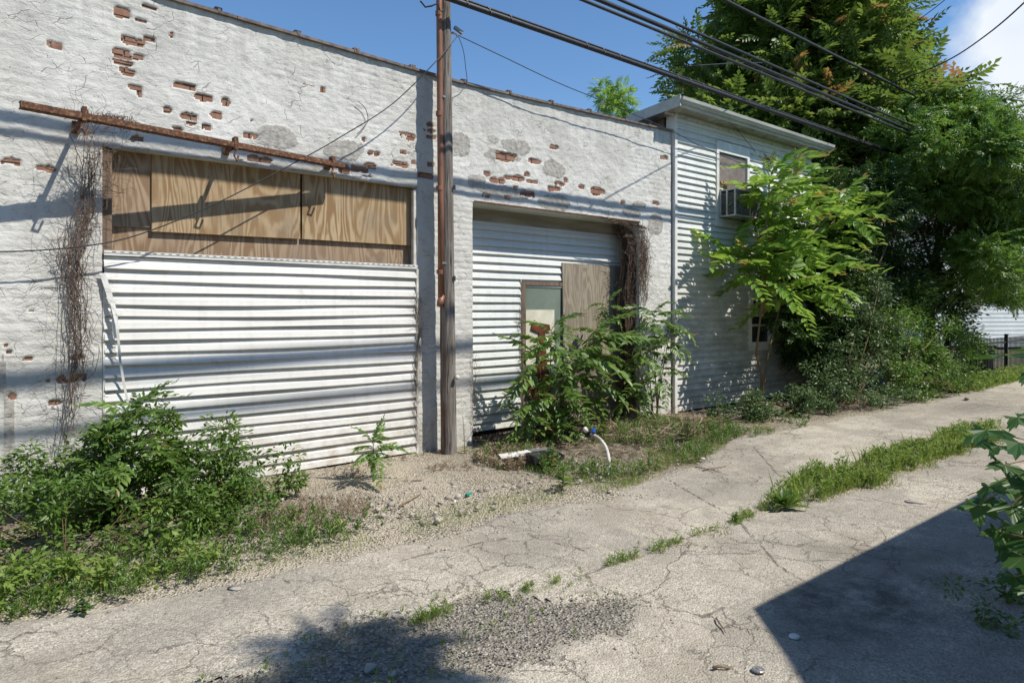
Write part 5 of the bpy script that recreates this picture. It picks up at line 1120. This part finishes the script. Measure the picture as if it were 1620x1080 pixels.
rgx = [Vector((7.90,.25,2.93)),Vector((7.98,.12,2.75)),Vector((8.00,.10,2.4)),Vector((7.97,.12,1.9)),Vector((7.99,.14,1.3)),Vector((8.0,.14,.7)),Vector((8.02,.1,.1))]
vines('dead_vine', [rgx,[p+Vector((-.02,.1,0)) for p in rgx]], 620, .045, .0042, 'thick mass of dead brown vine hanging down the right jamb of the second bay', 403, wig=.035, side=420, sidel=.2, clip=.33)
vines('dead_vine', [[Vector((8.05,-.02,2.95)),Vector((8.12,-.02,2.6)),Vector((8.1,-.02,2.2)),Vector((8.08,-.02,1.7))]], 50, .05, .0028, 'dry tendrils spreading over the white pier beside the thick vine mass', 404, wig=.05, side=150, sidel=.35)
vines('dead_vine', [[Vector((7.2,.0,2.98)),Vector((7.6,.0,2.94)),Vector((8.0,-.02,2.92)),Vector((8.2,-.02,2.88))]], 26, .02, .003, 'dry twigs lying along the top of the second bay opening', 405, wig=.03, side=20, sidel=.15, clip=.1)
vines('dead_vine', [[Vector((4.12,-.03,.1)),Vector((4.10,-.03,.8)),Vector((4.13,-.03,1.5)),Vector((4.11,-.03,1.9))]], 12, .012, .0018, 'thin dry vine along the right edge of the large siding panel', 406, side=130, sidel=.16, clip=-.028)
vines('dead_vine', [[Vector((4.95,-.02,.05)),Vector((4.93,-.02,.7)),Vector((4.94,-.02,1.2))]], 8, .012, .0018, 'thin dry vine on the left edge of the second bay', 407, side=50, sidel=.2, clip=-.012)
vines('dead_vine', [[Vector((dL-.02,YR-.03,.4)),Vector((dL-.02,YR-.03,1.2)),Vector((dL-.02,YR-.03,1.9))]], 10, .012, .002, 'thin dry vine along the frame of the rusty doorway', 408, side=70, sidel=.14, clip=YR-.03)
# ================================================================== LITTER
def at(px,z=0): p = G(*px); return (p.x,p.y,z)
e = empty('foam_board', at((825,732),.08), R_(-18), 'dirty white slab of board lying left of the black plastic tray', 'board')
b = MB(); b.v=[(-.26,-.07,0),(.25,-.05,.02),(.24,.06,.03),(-.24,.05,.0),(-.27,-.06,.025),(.25,-.045,.045),(.235,.065,.055),(-.25,.055,.025)]
for f in ((3,2,1,0),(4,5,6,7),(0,1,5,4),(1,2,6,5),(2,3,7,6),(3,0,4,7)): b.face(f)
b.build('slab', M['foam'], e)
e = empty('plastic_tray', at((862,738),.05), R_(-12), 'broken black plastic tray with an orange dot lying in the weeds', 'tray')
b = MB(); b.v=[(-.17,-.09,.0),(.17,-.07,.0),(.15,.09,0),(-.13,.08,0),(-.2,-.11,.085),(.2,-.09,.07),(.18,.12,.09),(-.16,.1,.1)]
for f in ((3,2,1,0),(0,1,5,4),(1,2,6,5),(2,3,7,6),(3,0,4,7)): b.face(f)
b.build('shell', M['black'], e)
b = MB(); b.box((-.17,-.08,.075),(-.02,.08,.09)); b.box((.02,-.05,.08),(.15,.08,.10)); b.build('lid', M['black'], e); b = MB(); b.box((.04,-.101,.03),(.075,-.094,.05)); b.build('reflector', M['orange'], e)
b = MB(); b.box((-.1,.1,.1),(.16,.2,.108)); b.build('clear_flap', M['metal'], e)
hb = G(963,755); pts = [Vector((hb.x,hb.y,.0)),P(965,735,hb.y+.08),P(960,708,hb.y+.25),P(948,692,hb.y+.4),P(930,684,hb.y+.5)]
e = empty('white_hose', hb, 0, 'curved white corrugated hose arching out of the weeds', 'hose')
mb = MB(); cc_ = []
for i in range(4):
    for k in range(8): cc_.append(pts[i].lerp(pts[i+1],k/8))
cc_ = [sum((cc_[max(0,min(len(cc_)-1,i+j))] for j in range(-3,4)),Vector())/7 for i in range(len(cc_))]
mb.tube([p-hb for p in cc_],[.0165+.0022*(i%2) for i in range(len(cc_))],8); mb.build('tube', M['hose'], e, True)
cp_ = P(928,682,hb.y+.5)-hb; MB().tube([cp_,cp_+Vector((-.03,0,.035))],.024,10).build('cup', M['foam'], e, True)
q=P(938,681,hb.y+.45); e=empty('blue_cap', q, 0, 'blue plastic cap beside the top of the white hose', 'cap'); MB().tube([(0,0,-.015),(.02,0,.02)],[.028,.024],10).build('cap_body',M['blue'],e); MB().tube([(.02,0,.02),(.024,0,.026)],[.018,.010],10).build('cap_top',M['blue'],e)
def crumple(name, px, s, mat, label, cat, z=.02, sx=(1,.6,.35), seed=1):
    V,F = ico(seed); rg3 = np.random.default_rng(seed); V = V*(1+rg3.uniform(-.35,.35,V.shape))*np.array(sx)*s; o = link(name, npmesh(name, V, F, M[mat])); o.location = at(px,z); o.rotation_euler=(0,0,seed); return tag(o,label,cat)
crumple('food_wrapper', (532,834), .085, 'yellow', 'crumpled yellow wrapper lying in the gravel before the siding', 'wrapper', .03, seed=4)
crumple('paper_scrap', (513,836), .045, 'foam', 'white paper scrap touching the yellow wrapper', 'paper', .02, seed=5)
crumple('paper_scrap', (973,763), .025, 'foam', 'small white scrap right of the foot of the hose', 'paper', .015, seed=6)
crumple('paper_scrap', (720,795), .03, 'foam', 'small white paper scrap left of the teal lid', 'paper', .015, seed=7)
crumple('paper_scrap', (1112,728), .05, 'foam', 'white paper scrap at the right end of the verge weeds', 'paper', .02, seed=8)
crumple('cement_chunk', (927,700), .07, 'concrete', 'whitish concrete chunk under the hose top', 'rubble', .03, (1,.7,.7), 9)
crumple('brick_chip', (1037,688), .035, 'rustdoor', 'orange-red brick chip in the dry straw', 'brick chip', .05, (1,.8,.7), seed=10)
crumple('brick_chip', (633,815), .03, 'rustdoor', 'reddish brick chip lying in the pale gravel', 'brick chip', .01, seed=11)
crumple('dark_rag', (657,762), .06, 'black', 'small dark rag on the pale dirt left of the pole foot', 'rag', .012, (1,.5,.15), seed=12)
crumple('dark_rag', (695,798), .03, 'black', 'black scrap before the dead weeds by the pole', 'rag', .012, (1,.6,.3), seed=14)
crumple('bark_lump', (1530,633), .10, 'stick', 'dark lump lying on the far sunlit asphalt', 'debris', .03, (1,.6,.5), seed=13)
p = at((741,786),.015); e = empty('teal_lid', p, .3, 'flat teal plastic lid lying before the pole', 'lid'); MB().tube([(-.035,0,.012),(.035,0,.012)],.014,8).build('lid_body',M['teal'],e); MB().tube([(.035,0,.012),(.045,0,.012)],.009,8).build('nozzle',M['teal'],e)
for (a_,c_,r,lb) in (((632,803),(665,783),.010,'grey wooden lath lying on the pale gravel left of the pole'),((1133,980),(1148,1003),.005,'short dry twig on the asphalt near the bottom'),((1112,745),(1150,738),.007,'dry stick at the right end of the verge'),((1100,740),(1142,748),.006,'second dry stick crossing the first at the verge end'),((1128,1060),(1158,1058),.008,'dark flat stick at the bottom of the asphalt'),((1010,748),(1050,742),.006,'thin dry stick in the verge grass right of the hose')):
    A_=G(*a_); B_=G(*c_); mb = MB(); d_ = B_-A_; mb.tube([(0,0,.012),d_*.35+Vector((0,.006,.016)),d_*.7+Vector((0,-.004,.012)),d_+Vector((0,0,.01))],[r,r*.9,r*.8,r*.5],6); o = mb.build('stick',M['stick'],None,True); o.location=A_; tag(o,lb,'stick')
for px,s,mt,lb in (((1200,1062),.03,'metal','shiny crushed can bottom at the lower edge of the asphalt'),((1257,1009),.027,'foam','round white lid lying in the garage shadow')):
    p=at(px,.006); e=empty('round_lid',p,0,lb,'lid'); MB().tube([(0,0,0),(0,0,.006),(0,0,.010)],[s,s,s*.86],14).build('disc',M[mt],e); MB().tube([(0,0,.010),(0,0,.013)],[s*.5,s*.42],12).build('centre_boss',M[mt],e)
rgd = random.Random(55)
stones('rubble', rnd_pts(4.8,8.6,-2.2,-.5,170,np.random.default_rng(9),lambda x,y: y>edge_y(x)), (.010,.04), 'broken rubble lumps among the verge weeds before the second bay', 15)
print('objects', len(bpy.data.objects), 'tris approx', sum(len(m.polygons) for m in bpy.data.meshes))
